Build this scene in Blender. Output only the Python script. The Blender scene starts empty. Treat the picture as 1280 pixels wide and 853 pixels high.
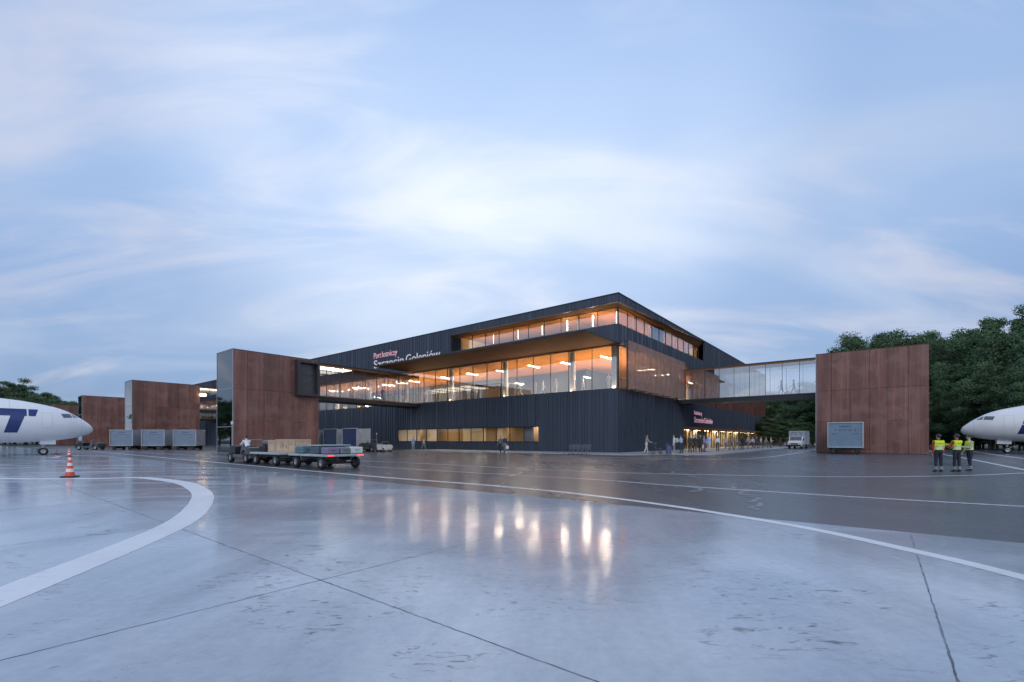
import bpy, math, random
import numpy as np
from mathutils import Vector, Matrix
random.seed(7); RNG = np.random.default_rng(7)
S = bpy.context.scene
COL = S.collection
R = math.radians
# ------------------------------------------------------------------ camera
F = 574.0; EYE = 1.55
cam = bpy.data.cameras.new('camera'); co = bpy.data.objects.new('camera', cam); COL.objects.link(co)
co.location = (0, 0, EYE); co.rotation_euler = (R(90), 0, 0)
cam.sensor_width = 36; cam.lens = 36*F/1280; cam.shift_y = 0.0965; cam.clip_end = 6000; cam.clip_start = 0.1
S.camera = co
# ------------------------------------------------------------------ view, world, sun
S.view_settings.view_transform = 'Standard'; S.view_settings.look = 'None'
S.view_settings.exposure = 0.74; S.view_settings.gamma = 1.0; S.view_settings.use_curve_mapping = False
S.cycles.use_denoising = True
S.cycles.max_bounces = 8; S.cycles.transparent_max_bounces = 24
S.cycles.sample_clamp_indirect = 6.0
S.cycles.caustics_reflective = False; S.cycles.caustics_refractive = False
SUN_EL, SUN_AZ = R(35), R(-176)          # azimuth clockwise from +Y
W = bpy.data.worlds.new('World'); S.world = W; W.use_nodes = True
def world():
    nt = W.node_tree; N = nt.nodes; L = nt.links; N.clear()
    def n(t, **k):
        o = N.new(t)
        for a, v in k.items(): setattr(o, a, v)
        return o
    def math_(op, a, b=None, c=None, clamp=False):
        o = n('ShaderNodeMath', operation=op, use_clamp=clamp)
        for i, v in enumerate((a, b, c)):
            if v is None: continue
            if isinstance(v, (int, float)): o.inputs[i].default_value = v
            else: L.new(v, o.inputs[i])
        return o.outputs[0]
    def mix(f, a, b, bt='MIX'):
        o = n('ShaderNodeMix', data_type='RGBA', blend_type=bt)
        if isinstance(f, (int, float)): o.inputs[0].default_value = f
        else: L.new(f, o.inputs[0])
        for i, v in ((6, a), (7, b)):
            if isinstance(v, tuple): o.inputs[i].default_value = (*v, 1)
            else: L.new(v, o.inputs[i])
        return o.outputs[2]
    def ramp(f, pts, interp='B_SPLINE'):
        o = n('ShaderNodeValToRGB'); o.color_ramp.interpolation = interp
        e = o.color_ramp.elements
        while len(e) < len(pts): e.new(0.5)
        for q, (p, c) in zip(e, pts): q.position = p; q.color = (*c, 1) if isinstance(c, tuple) else (c, c, c, 1)
        L.new(f, o.inputs[0]); return o.outputs[0]
    tc = n('ShaderNodeTexCoord'); sep = n('ShaderNodeSeparateXYZ'); L.new(tc.outputs['Generated'], sep.inputs[0])
    z = sep.outputs[2]
    base = ramp(z, [(0.0, (.265, .325, .435)), (.12, (.300, .375, .510)), (.32, (.375, .465, .625)), (.52, (.40, .495, .665)), (.70, (.27, .375, .575)), (1, (.14, .23, .43))])
    dot = n('ShaderNodeVectorMath', operation='DOT_PRODUCT'); L.new(tc.outputs['Generated'], dot.inputs[0])
    g = Vector((-.06, 1, .66)).normalized(); dot.inputs[1].default_value = g
    glow = ramp(dot.outputs['Value'], [(0.0, .85), (.30, .35), (.55, .0), (.82, .22), (.945, .78), (1.0, 1.0)], 'EASE')
    base = mix(glow, mix(1.0, base, (.50, .605, .73), 'MULTIPLY'), base)
    # cloud deck seen in perspective
    zz = math_('ADD', math_('MAXIMUM', z, 0.0), .30)
    comb = n('ShaderNodeCombineXYZ')
    L.new(math_('DIVIDE', sep.outputs[0], zz), comb.inputs[0]); L.new(math_('DIVIDE', sep.outputs[1], zz), comb.inputs[1])
    def cloud(loc, rot, scl, scale, detail, rough, distort, lo, hi):
        mp = n('ShaderNodeMapping'); mp.inputs['Location'].default_value = loc
        mp.inputs['Rotation'].default_value = (0, 0, rot); mp.inputs['Scale'].default_value = scl
        L.new(comb.outputs[0], mp.inputs[0])
        t = n('ShaderNodeTexNoise'); t.inputs['Scale'].default_value = scale; t.inputs['Detail'].default_value = detail
        t.inputs['Roughness'].default_value = rough; t.inputs['Distortion'].default_value = distort
        L.new(mp.outputs[0], t.inputs['Vector'])
        return ramp(t.outputs[0], [(lo, 0.0), (hi, 1.0)], 'EASE')
    c1 = cloud((3.1, 1.7, 0), R(-48), (.7, 1.2, 1), 1.1, 4.5, .5, .6, .40, .70)      # broad veil
    c2 = cloud((2.4, 5.2, 0), R(-56), (.6, 1.6, 1), 2.0, 5.5, .55, .8, .46, .74)      # wisps
    c3 = cloud((1.9, 8.8, 0), R(-20), (1, .7, 1), .55, 4, .5, .3, .42, .70)        # darker blue gaps
    col = mix(math_('MULTIPLY', c3, .35), base, mix(1.0, base, (.70, .83, .95), 'MULTIPLY'))
    bright = mix(glow, (.30, .355, .47), (.585, .63, .70))
    col = mix(math_('MULTIPLY', c1, .72), col, bright)
    warm = mix(glow, (.48, .44, .47), (.66, .665, .70))
    col = mix(math_('MULTIPLY', c2, .48), col, warm)
    sky = n('ShaderNodeTexSky', sky_type='NISHITA'); sky.sun_disc = False
    sky.sun_elevation = SUN_EL; sky.sun_rotation = SUN_AZ; sky.air_density = 1.2; sky.dust_density = 2.0; sky.ozone_density = 2.0
    col10 = mix(1.0, col, (10., 10., 10.), 'MULTIPLY')
    fin = mix(.93, sky.outputs[0], col10)
    bg = n('ShaderNodeBackground'); bg.inputs[1].default_value = .10; L.new(fin, bg.inputs[0])
    out = n('ShaderNodeOutputWorld'); L.new(bg.outputs[0], out.inputs[0])
world()
sl = bpy.data.lights.new('sun', 'SUN'); sl.energy = .5; sl.angle = R(30); sl.color = (1, .96, .92)
so = bpy.data.objects.new('sun', sl); COL.objects.link(so)
sd = Vector((math.sin(SUN_AZ)*math.cos(SUN_EL), math.cos(SUN_AZ)*math.cos(SUN_EL), math.sin(SUN_EL)))
so.rotation_euler = sd.to_track_quat('Z', 'Y').to_euler()
so.location = (0, 0, 60)
# ------------------------------------------------------------------ frame of the terminal: b along the right facade, a along the left facade
C = Vector((12.1, 52.3)); V = Vector((.6253, .7804)); U = Vector((-.7804, .6253)); TH = math.atan2(V.y, V.x)
def T(b, a): p = C + V*b + U*a; return (p.x, p.y)
def ground(px, py): Y = F*EYE/(py-550); return Vector(((px-640)/F*Y, Y))
# ------------------------------------------------------------------ materials
MC = {}
class NB:
    def __init__(s, name):
        s.m = bpy.data.materials.new(name); s.m.use_nodes = True; s.nt = s.m.node_tree; s.N = s.nt.nodes; s.L = s.nt.links
        s.p = s.N['Principled BSDF']; s.out = s.N['Material Output']; s.tc = s.N.new('ShaderNodeTexCoord')
    def coord(s, scale=(1, 1, 1), rot=(0, 0, 0), src='Object'):
        mp = s.N.new('ShaderNodeMapping'); mp.inputs['Scale'].default_value = scale; mp.inputs['Rotation'].default_value = rot
        s.L.new(s.tc.outputs[src], mp.inputs[0]); return mp.outputs[0]
    def noise(s, vec, scale, detail=4, rough=.5, dist=0):
        t = s.N.new('ShaderNodeTexNoise'); t.inputs['Scale'].default_value = scale; t.inputs['Detail'].default_value = detail
        t.inputs['Roughness'].default_value = rough; t.inputs['Distortion'].default_value = dist
        s.L.new(vec, t.inputs['Vector']); return t.outputs[0]
    def ramp(s, f, pts, interp='LINEAR'):
        o = s.N.new('ShaderNodeValToRGB'); o.color_ramp.interpolation = interp; e = o.color_ramp.elements
        while len(e) < len(pts): e.new(.5)
        for q, (p, c) in zip(e, pts): q.position = p; q.color = (*c, 1) if isinstance(c, tuple) else (c, c, c, 1)
        s.L.new(f, o.inputs[0]); return o.outputs[0]
    def mix(s, f, a, b, bt='MIX'):
        o = s.N.new('ShaderNodeMix'); o.data_type = 'RGBA'; o.blend_type = bt
        if isinstance(f, (int, float)): o.inputs[0].default_value = f
        else: s.L.new(f, o.inputs[0])
        for i, v in ((6, a), (7, b)):
            if isinstance(v, tuple): o.inputs[i].default_value = (*v, 1)
            else: s.L.new(v, o.inputs[i])
        return o.outputs[2]
    def math(s, op, a, b=None, clamp=False):
        o = s.N.new('ShaderNodeMath'); o.operation = op; o.use_clamp = clamp
        for i, v in enumerate((a, b)):
            if v is None: continue
            if isinstance(v, (int, float)): o.inputs[i].default_value = v
            else: s.L.new(v, o.inputs[i])
        return o.outputs[0]
    def set(s, k, v):
        if isinstance(v, tuple): s.p.inputs[k].default_value = (*v, 1)
        elif isinstance(v, (int, float)): s.p.inputs[k].default_value = v
        else: s.L.new(v, s.p.inputs[k])
        return s
    def bump(s, h, strength=.2, dist=.02):
        b = s.N.new('ShaderNodeBump'); b.inputs['Strength'].default_value = strength; b.inputs['Distance'].default_value = dist
        s.L.new(h, b.inputs['Height']); s.L.new(b.outputs[0], s.p.inputs['Normal'])
def paint(name, col, rough=.5, metal=0.0, var=.18, scale=3.0, spec=.5):
    if name in MC: return MC[name]
    b = NB(name); nz = b.noise(b.coord(), scale, 5, .6)
    lo = tuple(c*(1-var) for c in col); hi = tuple(min(1, c*(1+var)) for c in col)
    b.set('Base Color', b.ramp(nz, [(.3, lo), (.7, hi)])); b.set('Metallic', metal)
    b.set('Roughness', b.ramp(nz, [(.3, max(.02, rough-.08)), (.7, min(1, rough+.08))])); b.set('Specular IOR Level', spec)
    MC[name] = b.m; return b.m
def emit(name, col, e):
    if name in MC: return MC[name]
    b = NB(name); b.set('Base Color', col).set('Emission Color', col).set('Emission Strength', e); MC[name] = b.m; return b.m
def glass(name, base=.18, tint=(.86, .88, .9), ior=1.5, rough=.0, gcol=(1, 1, 1)):
    if name in MC: return MC[name]
    b = NB(name); N, L = b.N, b.L; N.remove(b.p)
    fr = N.new('ShaderNodeFresnel'); fr.inputs[0].default_value = ior
    f = b.math('ADD', fr.outputs[0], base, True)
    tr = N.new('ShaderNodeBsdfTransparent'); tr.inputs[0].default_value = (*tint, 1)
    gl = N.new('ShaderNodeBsdfGlossy'); gl.inputs['Roughness'].default_value = rough; gl.inputs[0].default_value = (*gcol, 1)
    ms = N.new('ShaderNodeMixShader'); L.new(f, ms.inputs[0]); L.new(tr.outputs[0], ms.inputs[1]); L.new(gl.outputs[0], ms.inputs[2])
    L.new(ms.outputs[0], b.out.inputs[0]); MC[name] = b.m; return b.m
def m_corten(name='weathered_steel', k=1.0):
    if name in MC: return MC[name]
    b = NB(name)
    st = b.noise(b.coord((1.1, 1.1, .09)), 1.3, 6, .62, .25)
    st2 = b.noise(b.coord((2.6, 2.6, .05)), 2.2, 5, .6, .1)
    bl = b.noise(b.coord(), .55, 5, .6, .5)
    fine = b.noise(b.coord(), 14, 6, .7)
    c = b.ramp(st, [(.30, (.070*k, .027*k, .021*k)), (.48, (.165*k, .066*k, .050*k)), (.66, (.262*k, .115*k, .086*k))])
    c = b.mix(b.math('MULTIPLY', b.ramp(st2, [(.45, 0.), (.60, 1.)]), .9), c, (.105*k, .036*k, .026*k))
    c = b.mix(b.math('MULTIPLY', b.ramp(bl, [(.46, 0.), (.64, 1.)]), .7), c, (.235*k, .132*k, .115*k))
    c = b.mix(.25, c, b.ramp(fine, [(.3, (.06*k, .02*k, .015*k)), (.7, (.30*k, .13*k, .09*k))]))
    b.set('Base Color', c); b.set('Roughness', b.ramp(bl, [(.35, .34), (.7, .55)])); b.set('Specular IOR Level', .6)
    b.bump(fine, .15, .01); MC[name] = b.m; return b.m
def m_clad():
    if 'dark_cladding' in MC: return MC['dark_cladding']
    b = NB('dark_cladding')
    pn = b.noise(b.coord((.9, .9, .02)), 1.4, 3, .5)
    fn = b.noise(b.coord((3, 3, .3)), 2.5, 5, .6)
    c = b.ramp(pn, [(.35, (.036, .047, .069)), (.65, (.056, .072, .102))])
    c = b.mix(.2, c, b.ramp(fn, [(.3, (.03, .04, .06)), (.7, (.10, .12, .155))]))
    b.set('Base Color', c); b.set('Metallic', .35); b.set('Roughness', b.ramp(fn, [(.3, .34), (.7, .50)])); b.set('Specular IOR Level', .5)
    MC['dark_cladding'] = b.m; return b.m
def m_wood(name, lo, hi, rot=0, rough=.45):
    if name in MC: return MC[name]
    b = NB(name)
    g = b.noise(b.coord((.25, 7, 7), (0, 0, rot)), 1.5, 5, .6, .3)
    pl = b.noise(b.coord((.02, 5, 1), (0, 0, rot)), 2.2, 1, .3)
    c = b.ramp(g, [(.3, lo), (.7, hi)]); c = b.mix(.35, c, b.ramp(pl, [(.4, lo), (.6, hi)]))
    b.set('Base Color', c); b.set('Roughness', .75); b.set('Specular IOR Level', .12); MC[name] = b.m; return b.m
SEAM = paint('standing_seam', (.085, .105, .145), .38, .4, .15, 2); CORTEN = m_corten(); CORT2 = m_corten('weathered_steel_dark', .80); CORT3 = m_corten('weathered_steel_pale', 1.16); CLAD = m_clad()
GLASS = glass('facade_glass', .21); TGLASS = glass('tower_glass', .12, (.30, .35, .38), 1.5); BGLASS = glass('bridge_glass', .16, (.84, .87, .9))
RGLASS = glass('right_bridge_glass', .34, (.84, .87, .9))
SFGLASS = glass('shop_glass', .03, (.92, .92, .9))
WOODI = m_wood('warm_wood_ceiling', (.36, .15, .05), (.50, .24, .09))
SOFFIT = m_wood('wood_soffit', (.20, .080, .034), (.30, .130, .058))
CREAM = paint('cream_wall', (.72, .62, .46), .6, 0, .06, 1.2)
TAN = m_wood('tan_panel', (.40, .25, .12), (.52, .34, .17), R(90))
WHITE = paint('white_paint', (.78, .78, .78), .4, 0, .06, 2)
DARK = paint('dark_metal', (.03, .032, .036), .4, .4, .25, 4)
BLACK = paint('black_rubber', (.018, .018, .02), .7, 0, .3, 9)
STEEL = paint('steel', (.40, .42, .44), .35, .8, .15, 5)
FLOORI = paint('terrazzo', (.20, .20, .20), .3, 0, .08, 2)
LAMP = emit('lamp_white', (1, .82, .60), 480.0)
LAMPW = emit('lamp_panel', (1, .88, .70), 2.2)
WARMLAMP = emit('lamp_warm', (1, .68, .36), 14.0)
RED = emit('tail_red', (1, .05, .03), 1.6)
GREY = paint('grey_paint', (.30, .33, .36), .5, .2, .15, 2)
# ------------------------------------------------------------------ mesh builder
class MB:
    def __init__(s): s.v = []; s.f = []; s.m = []; s.sm = []
    def add(s, vs, fs, mi=0, smooth=False):
        o = len(s.v); s.v += [tuple(v) for v in vs]; s.f += [tuple(i+o for i in f) for f in fs]
        s.m += [mi]*len(fs); s.sm += [smooth]*len(fs); return s
    def box(s, x0, x1, y0, y1, z0, z1, mi=0, bv=0):
        if x0 > x1: x0, x1 = x1, x0
        if y0 > y1: y0, y1 = y1, y0
        if z0 > z1: z0, z1 = z1, z0
        if bv:
            b = min(bv, (x1-x0)*.45, (y1-y0)*.45, (z1-z0)*.45); vs = []; key = {}
            for i, (sx, X) in enumerate(((1, x0), (-1, x1))):
                for j, (sy, Y) in enumerate(((1, y0), (-1, y1))):
                    for k, (sz, Z) in enumerate(((1, z0), (-1, z1))):
                        for ax in range(3):
                            p = [X+sx*b, Y+sy*b, Z+sz*b]; p[ax] = (X, Y, Z)[ax]
                            key[i, j, k, ax] = len(vs); vs.append(p)
            fs = []
            for ax in range(3):
                o1, o2 = (ax+1) % 3, (ax+2) % 3
                for e in (0, 1):
                    q = []
                    for (p, r) in ((0, 0), (1, 0), (1, 1), (0, 1)):
                        c = [0, 0, 0]; c[ax] = e; c[o1] = p; c[o2] = r; q.append(key[c[0], c[1], c[2], ax])
                    fs.append(q if e else q[::-1])
                for p in (0, 1):                     # edges along ax
                    for r in (0, 1):
                        c0 = [0, 0, 0]; c0[o1] = p; c0[o2] = r; c1 = list(c0); c1[ax] = 1
                        q = [key[(*c0, o1)], key[(*c1, o1)], key[(*c1, o2)], key[(*c0, o2)]]
                        fs.append(q if (p == r) == False else q[::-1])
            for i in (0, 1):
                for j in (0, 1):
                    for k in (0, 1):
                        q = [key[i, j, k, 0], key[i, j, k, 1], key[i, j, k, 2]]
                        fs.append(q if (i+j+k) % 2 == 1 else q[::-1])
            return s.add(vs, fs, mi)
        v = [(x0, y0, z0), (x1, y0, z0), (x1, y1, z0), (x0, y1, z0), (x0, y0, z1), (x1, y0, z1), (x1, y1, z1), (x0, y1, z1)]
        return s.add(v, [(0, 3, 2, 1), (4, 5, 6, 7), (0, 1, 5, 4), (1, 2, 6, 5), (2, 3, 7, 6), (3, 0, 4, 7)], mi)
    def prism(s, poly, axis, lo, hi, mi=0):      # polygon in the two other axes, extruded along axis
        n = len(poly); ar = sum(poly[i][0]*poly[(i+1) % n][1]-poly[(i+1) % n][0]*poly[i][1] for i in range(n))
        if (ar < 0) != (axis == 1): poly = poly[::-1]
        def P(p, q): return (q, p[0], p[1]) if axis == 0 else (p[0], q, p[1]) if axis == 1 else (p[0], p[1], q)
        vs = [P(p, lo) for p in poly]+[P(p, hi) for p in poly]
        fs = [tuple(range(n))[::-1], tuple(range(n, 2*n))]+[(i, (i+1) % n, n+(i+1) % n, n+i) for i in range(n)]
        return s.add(vs, fs, mi)
    def tube(s, pts, rad, seg=10, mi=0, smooth=True, caps=True, flat=1.0):
        pts = [Vector(p) for p in pts]
        if not hasattr(rad, '__len__'): rad = [rad]*len(pts)
        vs = []; fs = []; up = None
        for i, p in enumerate(pts):
            d = (pts[min(i+1, len(pts)-1)]-pts[max(i-1, 0)]).normalized()
            if up is None: up = Vector((0, 0, 1)) if abs(d.z) < .9 else Vector((1, 0, 0))
            x = d.cross(up).normalized(); y = x.cross(d).normalized(); up = y
            for k in range(seg):
                t = 2*math.pi*k/seg; vs.append(p+(x*math.cos(t)+y*math.sin(t)*flat)*rad[i])
        for i in range(len(pts)-1):
            for k in range(seg):
                a = i*seg+k; b = i*seg+(k+1) % seg; fs.append((a, b, b+seg, a+seg))
        s.add(vs, fs, mi, smooth)
        if caps:
            o = len(pts)-1; s.add(vs[:seg], [tuple(range(seg))[::-1]], mi); s.add(vs[o*seg:], [tuple(range(seg))], mi)
        return s
    def lathe(s, prof, c=(0, 0, 0), axis=2, seg=20, mi=0, smooth=True):
        vs = []; fs = []
        for (r, h) in prof:
            for k in range(seg):
                t = 2*math.pi*k/seg; a, b = r*math.cos(t), r*math.sin(t)
                p = (a, b, h) if axis == 2 else (h, a, b) if axis == 0 else (b, h, a)
                vs.append((c[0]+p[0], c[1]+p[1], c[2]+p[2]))
        for i in range(len(prof)-1):
            for k in range(seg):
                a = i*seg+k; b = i*seg+(k+1) % seg; fs.append((a, b, b+seg, a+seg))
        return s.add(vs, fs, mi, smooth)
    def ball(s, c, r, mi=0, seg=12, rings=8):
        rx, ry, rz = r if hasattr(r, '__len__') else (r, r, r); vs = [(c[0], c[1], c[2]-rz)]; fs = []
        for i in range(1, rings):
            p = -math.pi/2+math.pi*i/rings
            for k in range(seg):
                t = 2*math.pi*k/seg; vs.append((c[0]+rx*math.cos(p)*math.cos(t), c[1]+ry*math.cos(p)*math.sin(t), c[2]+rz*math.sin(p)))
        vs.append((c[0], c[1], c[2]+rz)); top = len(vs)-1
        for k in range(seg):
            fs.append((0, 1+(k+1) % seg, 1+k)); o = 1+(rings-2)*seg; fs.append((top, o+k, o+(k+1) % seg))
        for i in range(rings-2):
            for k in range(seg):
                a = 1+i*seg+k; b = 1+i*seg+(k+1) % seg; fs.append((a, b, b+seg, a+seg))
        return s.add(vs, fs, mi, True)
    def xform(s, M): s.v = [tuple(M @ Vector(v)) for v in s.v]; return s
    def mesh(s, name, mats):
        me = bpy.data.meshes.new(name); me.from_pydata(s.v, [], s.f)
        for m in (mats if isinstance(mats, (list, tuple)) else [mats]): me.materials.append(m)
        me.polygons.foreach_set('material_index', s.m); me.polygons.foreach_set('use_smooth', s.sm); me.update(); return me
    def build(s, name, mats, parent=None):
        o = bpy.data.objects.new(name, s.mesh(name, mats)); COL.objects.link(o)
        if parent is not None: o.parent = parent
        return o
def bx(*a, bv=0): return MB().box(*a, bv=bv)
def tag(o, label=None, cat=None, group=None, kind=None):
    for k, v in (('label', label), ('category', cat), ('group', group), ('kind', kind)):
        if v: o[k] = v
    return o
def empty(name, loc=(0, 0, 0), rz=0, label=None, cat=None, group=None):
    o = bpy.data.objects.new(name, None); COL.objects.link(o); o.empty_display_size = .3
    o.location = loc if len(loc) == 3 else (loc[0], loc[1], 0); o.rotation_euler = (0, 0, rz); return tag(o, label, cat, group)
def copy_tree(o, parent=None):
    c = o.copy(); COL.objects.link(c)
    if parent is not None: c.parent = parent
    for ch in list(o.children): copy_tree(ch, c)
    return c
def place(o, x, y, z=0, rz=0, label=None, group=None):
    o.location = (x, y, z); o.rotation_euler = (0, 0, rz)
    if label: o['label'] = label
    if group: o['group'] = group
    return o
# ------------------------------------------------------------------ ground
def m_concrete():
    b = NB('wet_concrete')
    big = b.noise(b.coord((1, 1, 1)), .16, 5, .55, .6); mid = b.noise(b.coord((1.0, .35, 1), (0, 0, TH)), .75, 6, .6, .4)
    fine = b.noise(b.coord(), 9, 8, .7); grit = b.noise(b.coord(), 120, 3, .6)
    sc = b.noise(b.coord((.55, 1.6, 1), (0, 0, R(-8))), 7.0, 8, .74, 1.2); scm = b.noise(b.coord(), .62, 3, .5, .4)
    c = b.ramp(mid, [(.34, (.26, .305, .36)), (.51, (.42, .465, .53)), (.64, (.57, .61, .66))])
    c = b.mix(.45, c, b.ramp(big, [(.35, (.27, .315, .37)), (.62, (.58, .62, .655))]))
    c = b.mix(.22, c, b.ramp(fine, [(.3, (.20, .22, .25)), (.7, (.55, .58, .62))]))
    mk = b.math('MULTIPLY', b.ramp(sc, [(.555, 0.), (.61, 1.)]), b.ramp(scm, [(.49, 0.), (.57, 1.)]))
    c = b.mix(b.math('MULTIPLY', mk, .8), c, (.10, .11, .125))
    spots = b.noise(b.coord(), 7.5, 2, .4); c = b.mix(b.math('MULTIPLY', b.ramp(spots, [(.72, 0.), (.76, 1.)]), .35), c, (.12, .13, .14))
    b.set('Base Color', c)
    wet = b.ramp(b.math('ADD', b.math('MULTIPLY', big, .6), b.math('MULTIPLY', mid, .4)), [(.36, .19), (.46, .105), (.58, .07)])
    wn = b.noise(b.coord((.35, 1.3, 1), (0, 0, R(4))), .55, 5, .6, .5); wet = b.math('ADD', wet, b.math('MULTIPLY', b.ramp(wn, [(.48, 0.), (.64, 1.)]), .12))
    wet = b.math('ADD', wet, b.math('MULTIPLY', mk, .25)); b.set('Roughness', wet)
    b.set('Specular IOR Level', .36)
    h = b.math('ADD', b.math('MULTIPLY', fine, .5), b.math('MULTIPLY', grit, .12)); rp = b.noise(b.coord((1.2, 11, 1), (0, 0, R(3))), 2.2, 3, .5, .2); h = b.math('ADD', h, b.math('MULTIPLY', rp, 1.6)); b.bump(h, .11, .006)
    return b.m
def m_asphalt():
    b = NB('wet_asphalt')
    big = b.noise(b.coord((1, .5, 1), (0, 0, TH)), .09, 5, .6, .6); mid = b.noise(b.coord(), .6, 6, .6, .3); grit = b.noise(b.coord(), 60, 4, .7)
    c = b.ramp(mid, [(.3, (.080, .086, .098)), (.7, (.108, .114, .126))]); c = b.mix(.5, c, b.ramp(big, [(.35, (.072, .078, .090)), (.65, (.124, .130, .142))]))
    c = b.mix(.2, c, b.ramp(grit, [(.3, (.015, .015, .016)), (.7, (.12, .12, .12))])); b.set('Base Color', c)
    b.set('Roughness', b.ramp(big, [(.35, .36), (.5, .27), (.65, .19)])); b.set('Specular IOR Level', .32); b.bump(grit, .05, .003); return b.m
ASPH = m_asphalt(); CONC = m_concrete()
g0 = MB().add([(-3000, -3000, 0), (3000, -3000, 0), (3000, 3000, 0), (-3000, 3000, 0)], [(0, 1, 2, 3)]).build('asphalt_ground', ASPH); tag(g0, kind='structure')
def sheet(name, poly, z, mat, kind='structure'):
    o = MB().add([(p[0], p[1], z) for p in poly], [tuple(range(len(poly)))]).build(name, mat)
    n = o.data.polygons[0].normal
    if n.z < 0: o.data.flip_normals()
    return tag(o, kind=kind)
sheet('concrete_apron', [T(-38.25, -160), T(-38.25, 200), T(-220, 200), T(-220, -160)], .004, CONC)
def m_line():
    b = NB('worn_white_marking'); n1 = b.noise(b.coord(), 14, 8, .75, .6); n2 = b.noise(b.coord(), .7, 4, .5); n3 = b.noise(b.coord((.6, 2.2, 1), (0, 0, R(-20))), 2.6, 7, .7, .8)
    c = b.ramp(n2, [(.3, (.68, .69, .71)), (.7, (.79, .80, .82))])
    c = b.mix(b.math('MULTIPLY', b.ramp(n1, [(.60, 0.), (.66, 1.)]), .6), c, (.36, .39, .43)); c = b.mix(b.math('MULTIPLY', b.ramp(n3, [(.56, 0.), (.72, 1.)]), .45), c, (.42, .45, .49))
    b.set('Base Color', c); b.set('Roughness', .32); b.set('Specular IOR Level', .4); return b.m
LINE = m_line(); LINEA = paint('thin_white_marking', (.56, .58, .60), .35, 0, .25, 8, .5)
def catmull(P, n=12):
    P = [Vector(p) for p in P]; Q = [P[0]*2-P[1]]+P+[P[-1]*2-P[-2]]; out = []
    for i in range(1, len(Q)-2):
        for k in range(n):
            t = k/n; a, b, c, d = Q[i-1:i+3]
            out.append(.5*((2*b)+(c-a)*t+(2*a-5*b+4*c-d)*t*t+(3*b-a-3*c+d)*t**3))
    return out+[P[-1]]
def stripe(name, pts, w, z, mat, jit=0, smooth=True, n=12):
    Q = catmull(pts, n) if smooth else [Vector(p) for p in pts]; vs = []; fs = []
    for i, p in enumerate(Q):
        d = (Q[min(i+1, len(Q)-1)]-Q[max(0, i-1)]).normalized(); nn = Vector((-d.y, d.x))
        w1 = w/2+random.uniform(-jit, jit); w2 = w/2+random.uniform(-jit, jit); k = random.uniform(-jit, jit)
        vs += [(*(p+nn*(w1+k)), z), (*(p-nn*(w2-k)), z)]
        if i: j = 2*i; fs.append((j-2, j-1, j+1, j))
    o = MB().add(vs, fs).build(name, mat)
    if o.data.polygons[0].normal.z < 0: o.data.flip_normals()
    return tag(o, kind='structure')
def gp(*a): return [ground(*p) for p in a]
# lines read off the apron: taxi line, two edge lines, kerb side line, the ones behind the workers, and the bold turn
stripe('taxi_line', [(-60, 64.3), (-53, 58.9), (-30, 39.6), (-12.5, 24.9), (-5.8, 19.35), (0, 14.95), (2.9, 11.9), (4.93, 8.6), (5.6, 6.35), (5.75, 5.0), (5.7, 3.0), (5.4, 0)], .24, .0064, LINE, .003)
stripe('edge_marking', gp((150, 564.0), (270, 571), (457, 576.6), (640, 585.3), (740, 590), (840, 592.8), (1040, 596.3), (1190, 595), (1280, 591.5), (1400, 585)), .20, .005, LINEA, .004)
stripe('edge_marking', gp((457, 583.4), (640, 594), (740, 599.5), (840, 607), (1040, 619.8), (1280, 633.5), (1500, 645)), .19, .005, LINEA, .004)
stripe('edge_marking', gp((300, 572), (380, 577.8), (457, 583.4)), .12, .005, LINEA, .004)
stripe('kerb_marking', gp((700, 570.6), (740, 571.6), (830, 573.6), (890, 574.3), (940, 573.2), (975, 569.8), (1010, 564.2), (1030, 560)), .25, .005, LINEA, .004)
stripe('stand_marking', gp((1150, 561), (1181, 568.6), (1214, 574.4), (1280, 587.5), (1360, 600)), .30, .005, LINEA, .004, False)
stripe('stand_marking', gp((1205, 563), (1232, 567), (1280, 573.6), (1340, 580)), .30, .005, LINEA, .004, False)
stripe('gear_stop_marking', gp((20, 574.5), (45, 573.6), (66, 572.4), (75, 571)), .34, .0066, LINE, .004)
stripe('turn_marking', [(-34, 20.6), (-27, 19.6), (-20.5, 18.3), (-17.0, 18.25)]+gp((170, 597.4), (200, 599.6), (229, 604), (247, 612), (253.5, 621), (245, 637), (222, 655), (162, 682), (87, 712), (0, 746.5))+[(-4.84, 3.6), (-4.62, 2.5), (-4.4, 1.4), (-4.2, .3)], .50, .0066, LINE, .004)
SEAL = paint('crack_joint', (.17, .19, .22), .6, 0, .85, 2.2)
PSEAL = paint('pale_seal', (.20, .20, .21), .4, 0, .3, 10)
def joint(b0, a0, b1, a1, w=.018, jit=.006):
    n = max(2, int(math.hypot(b1-b0, a1-a0)/.06)); P = []
    for i in range(n+1): P.append(Vector(T(b0+(b1-b0)*i/n, a0+(a1-a0)*i/n)))
    stripe('slab_joint', P, w, .0055, SEAL, jit, False)
for a in (-33.8, -28.7, -23.65, -18.45, -13.3, -8.2, -3.1, 2.0): joint(-38.4, a, -52, a, .013 if a < -15 else .009, .0035)
joint(-45.75, -40, -45.75, 22, .013, .0035); joint(-53.4, -40, -53.4, 22, .016)
for chain in ([(838, 590), (868, 596), (905, 601), (912, 606), (930, 612), (935, 619), (945, 625), (940, 632), (952, 640)], [(690, 583), (712, 588), (745, 592), (772, 600)], [(855, 604), (869, 610), (866, 617)]):
    Q = []
    P = gp(*chain)
    for i in range(len(P)-1):
        for k in range(5): q = P[i].lerp(P[i+1], k/5); Q.append(q+Vector((random.uniform(-.25, .25), random.uniform(-.1, .1))))
    stripe('crack_sealing', Q, .13, .0042, PSEAL, .04, False)
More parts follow.
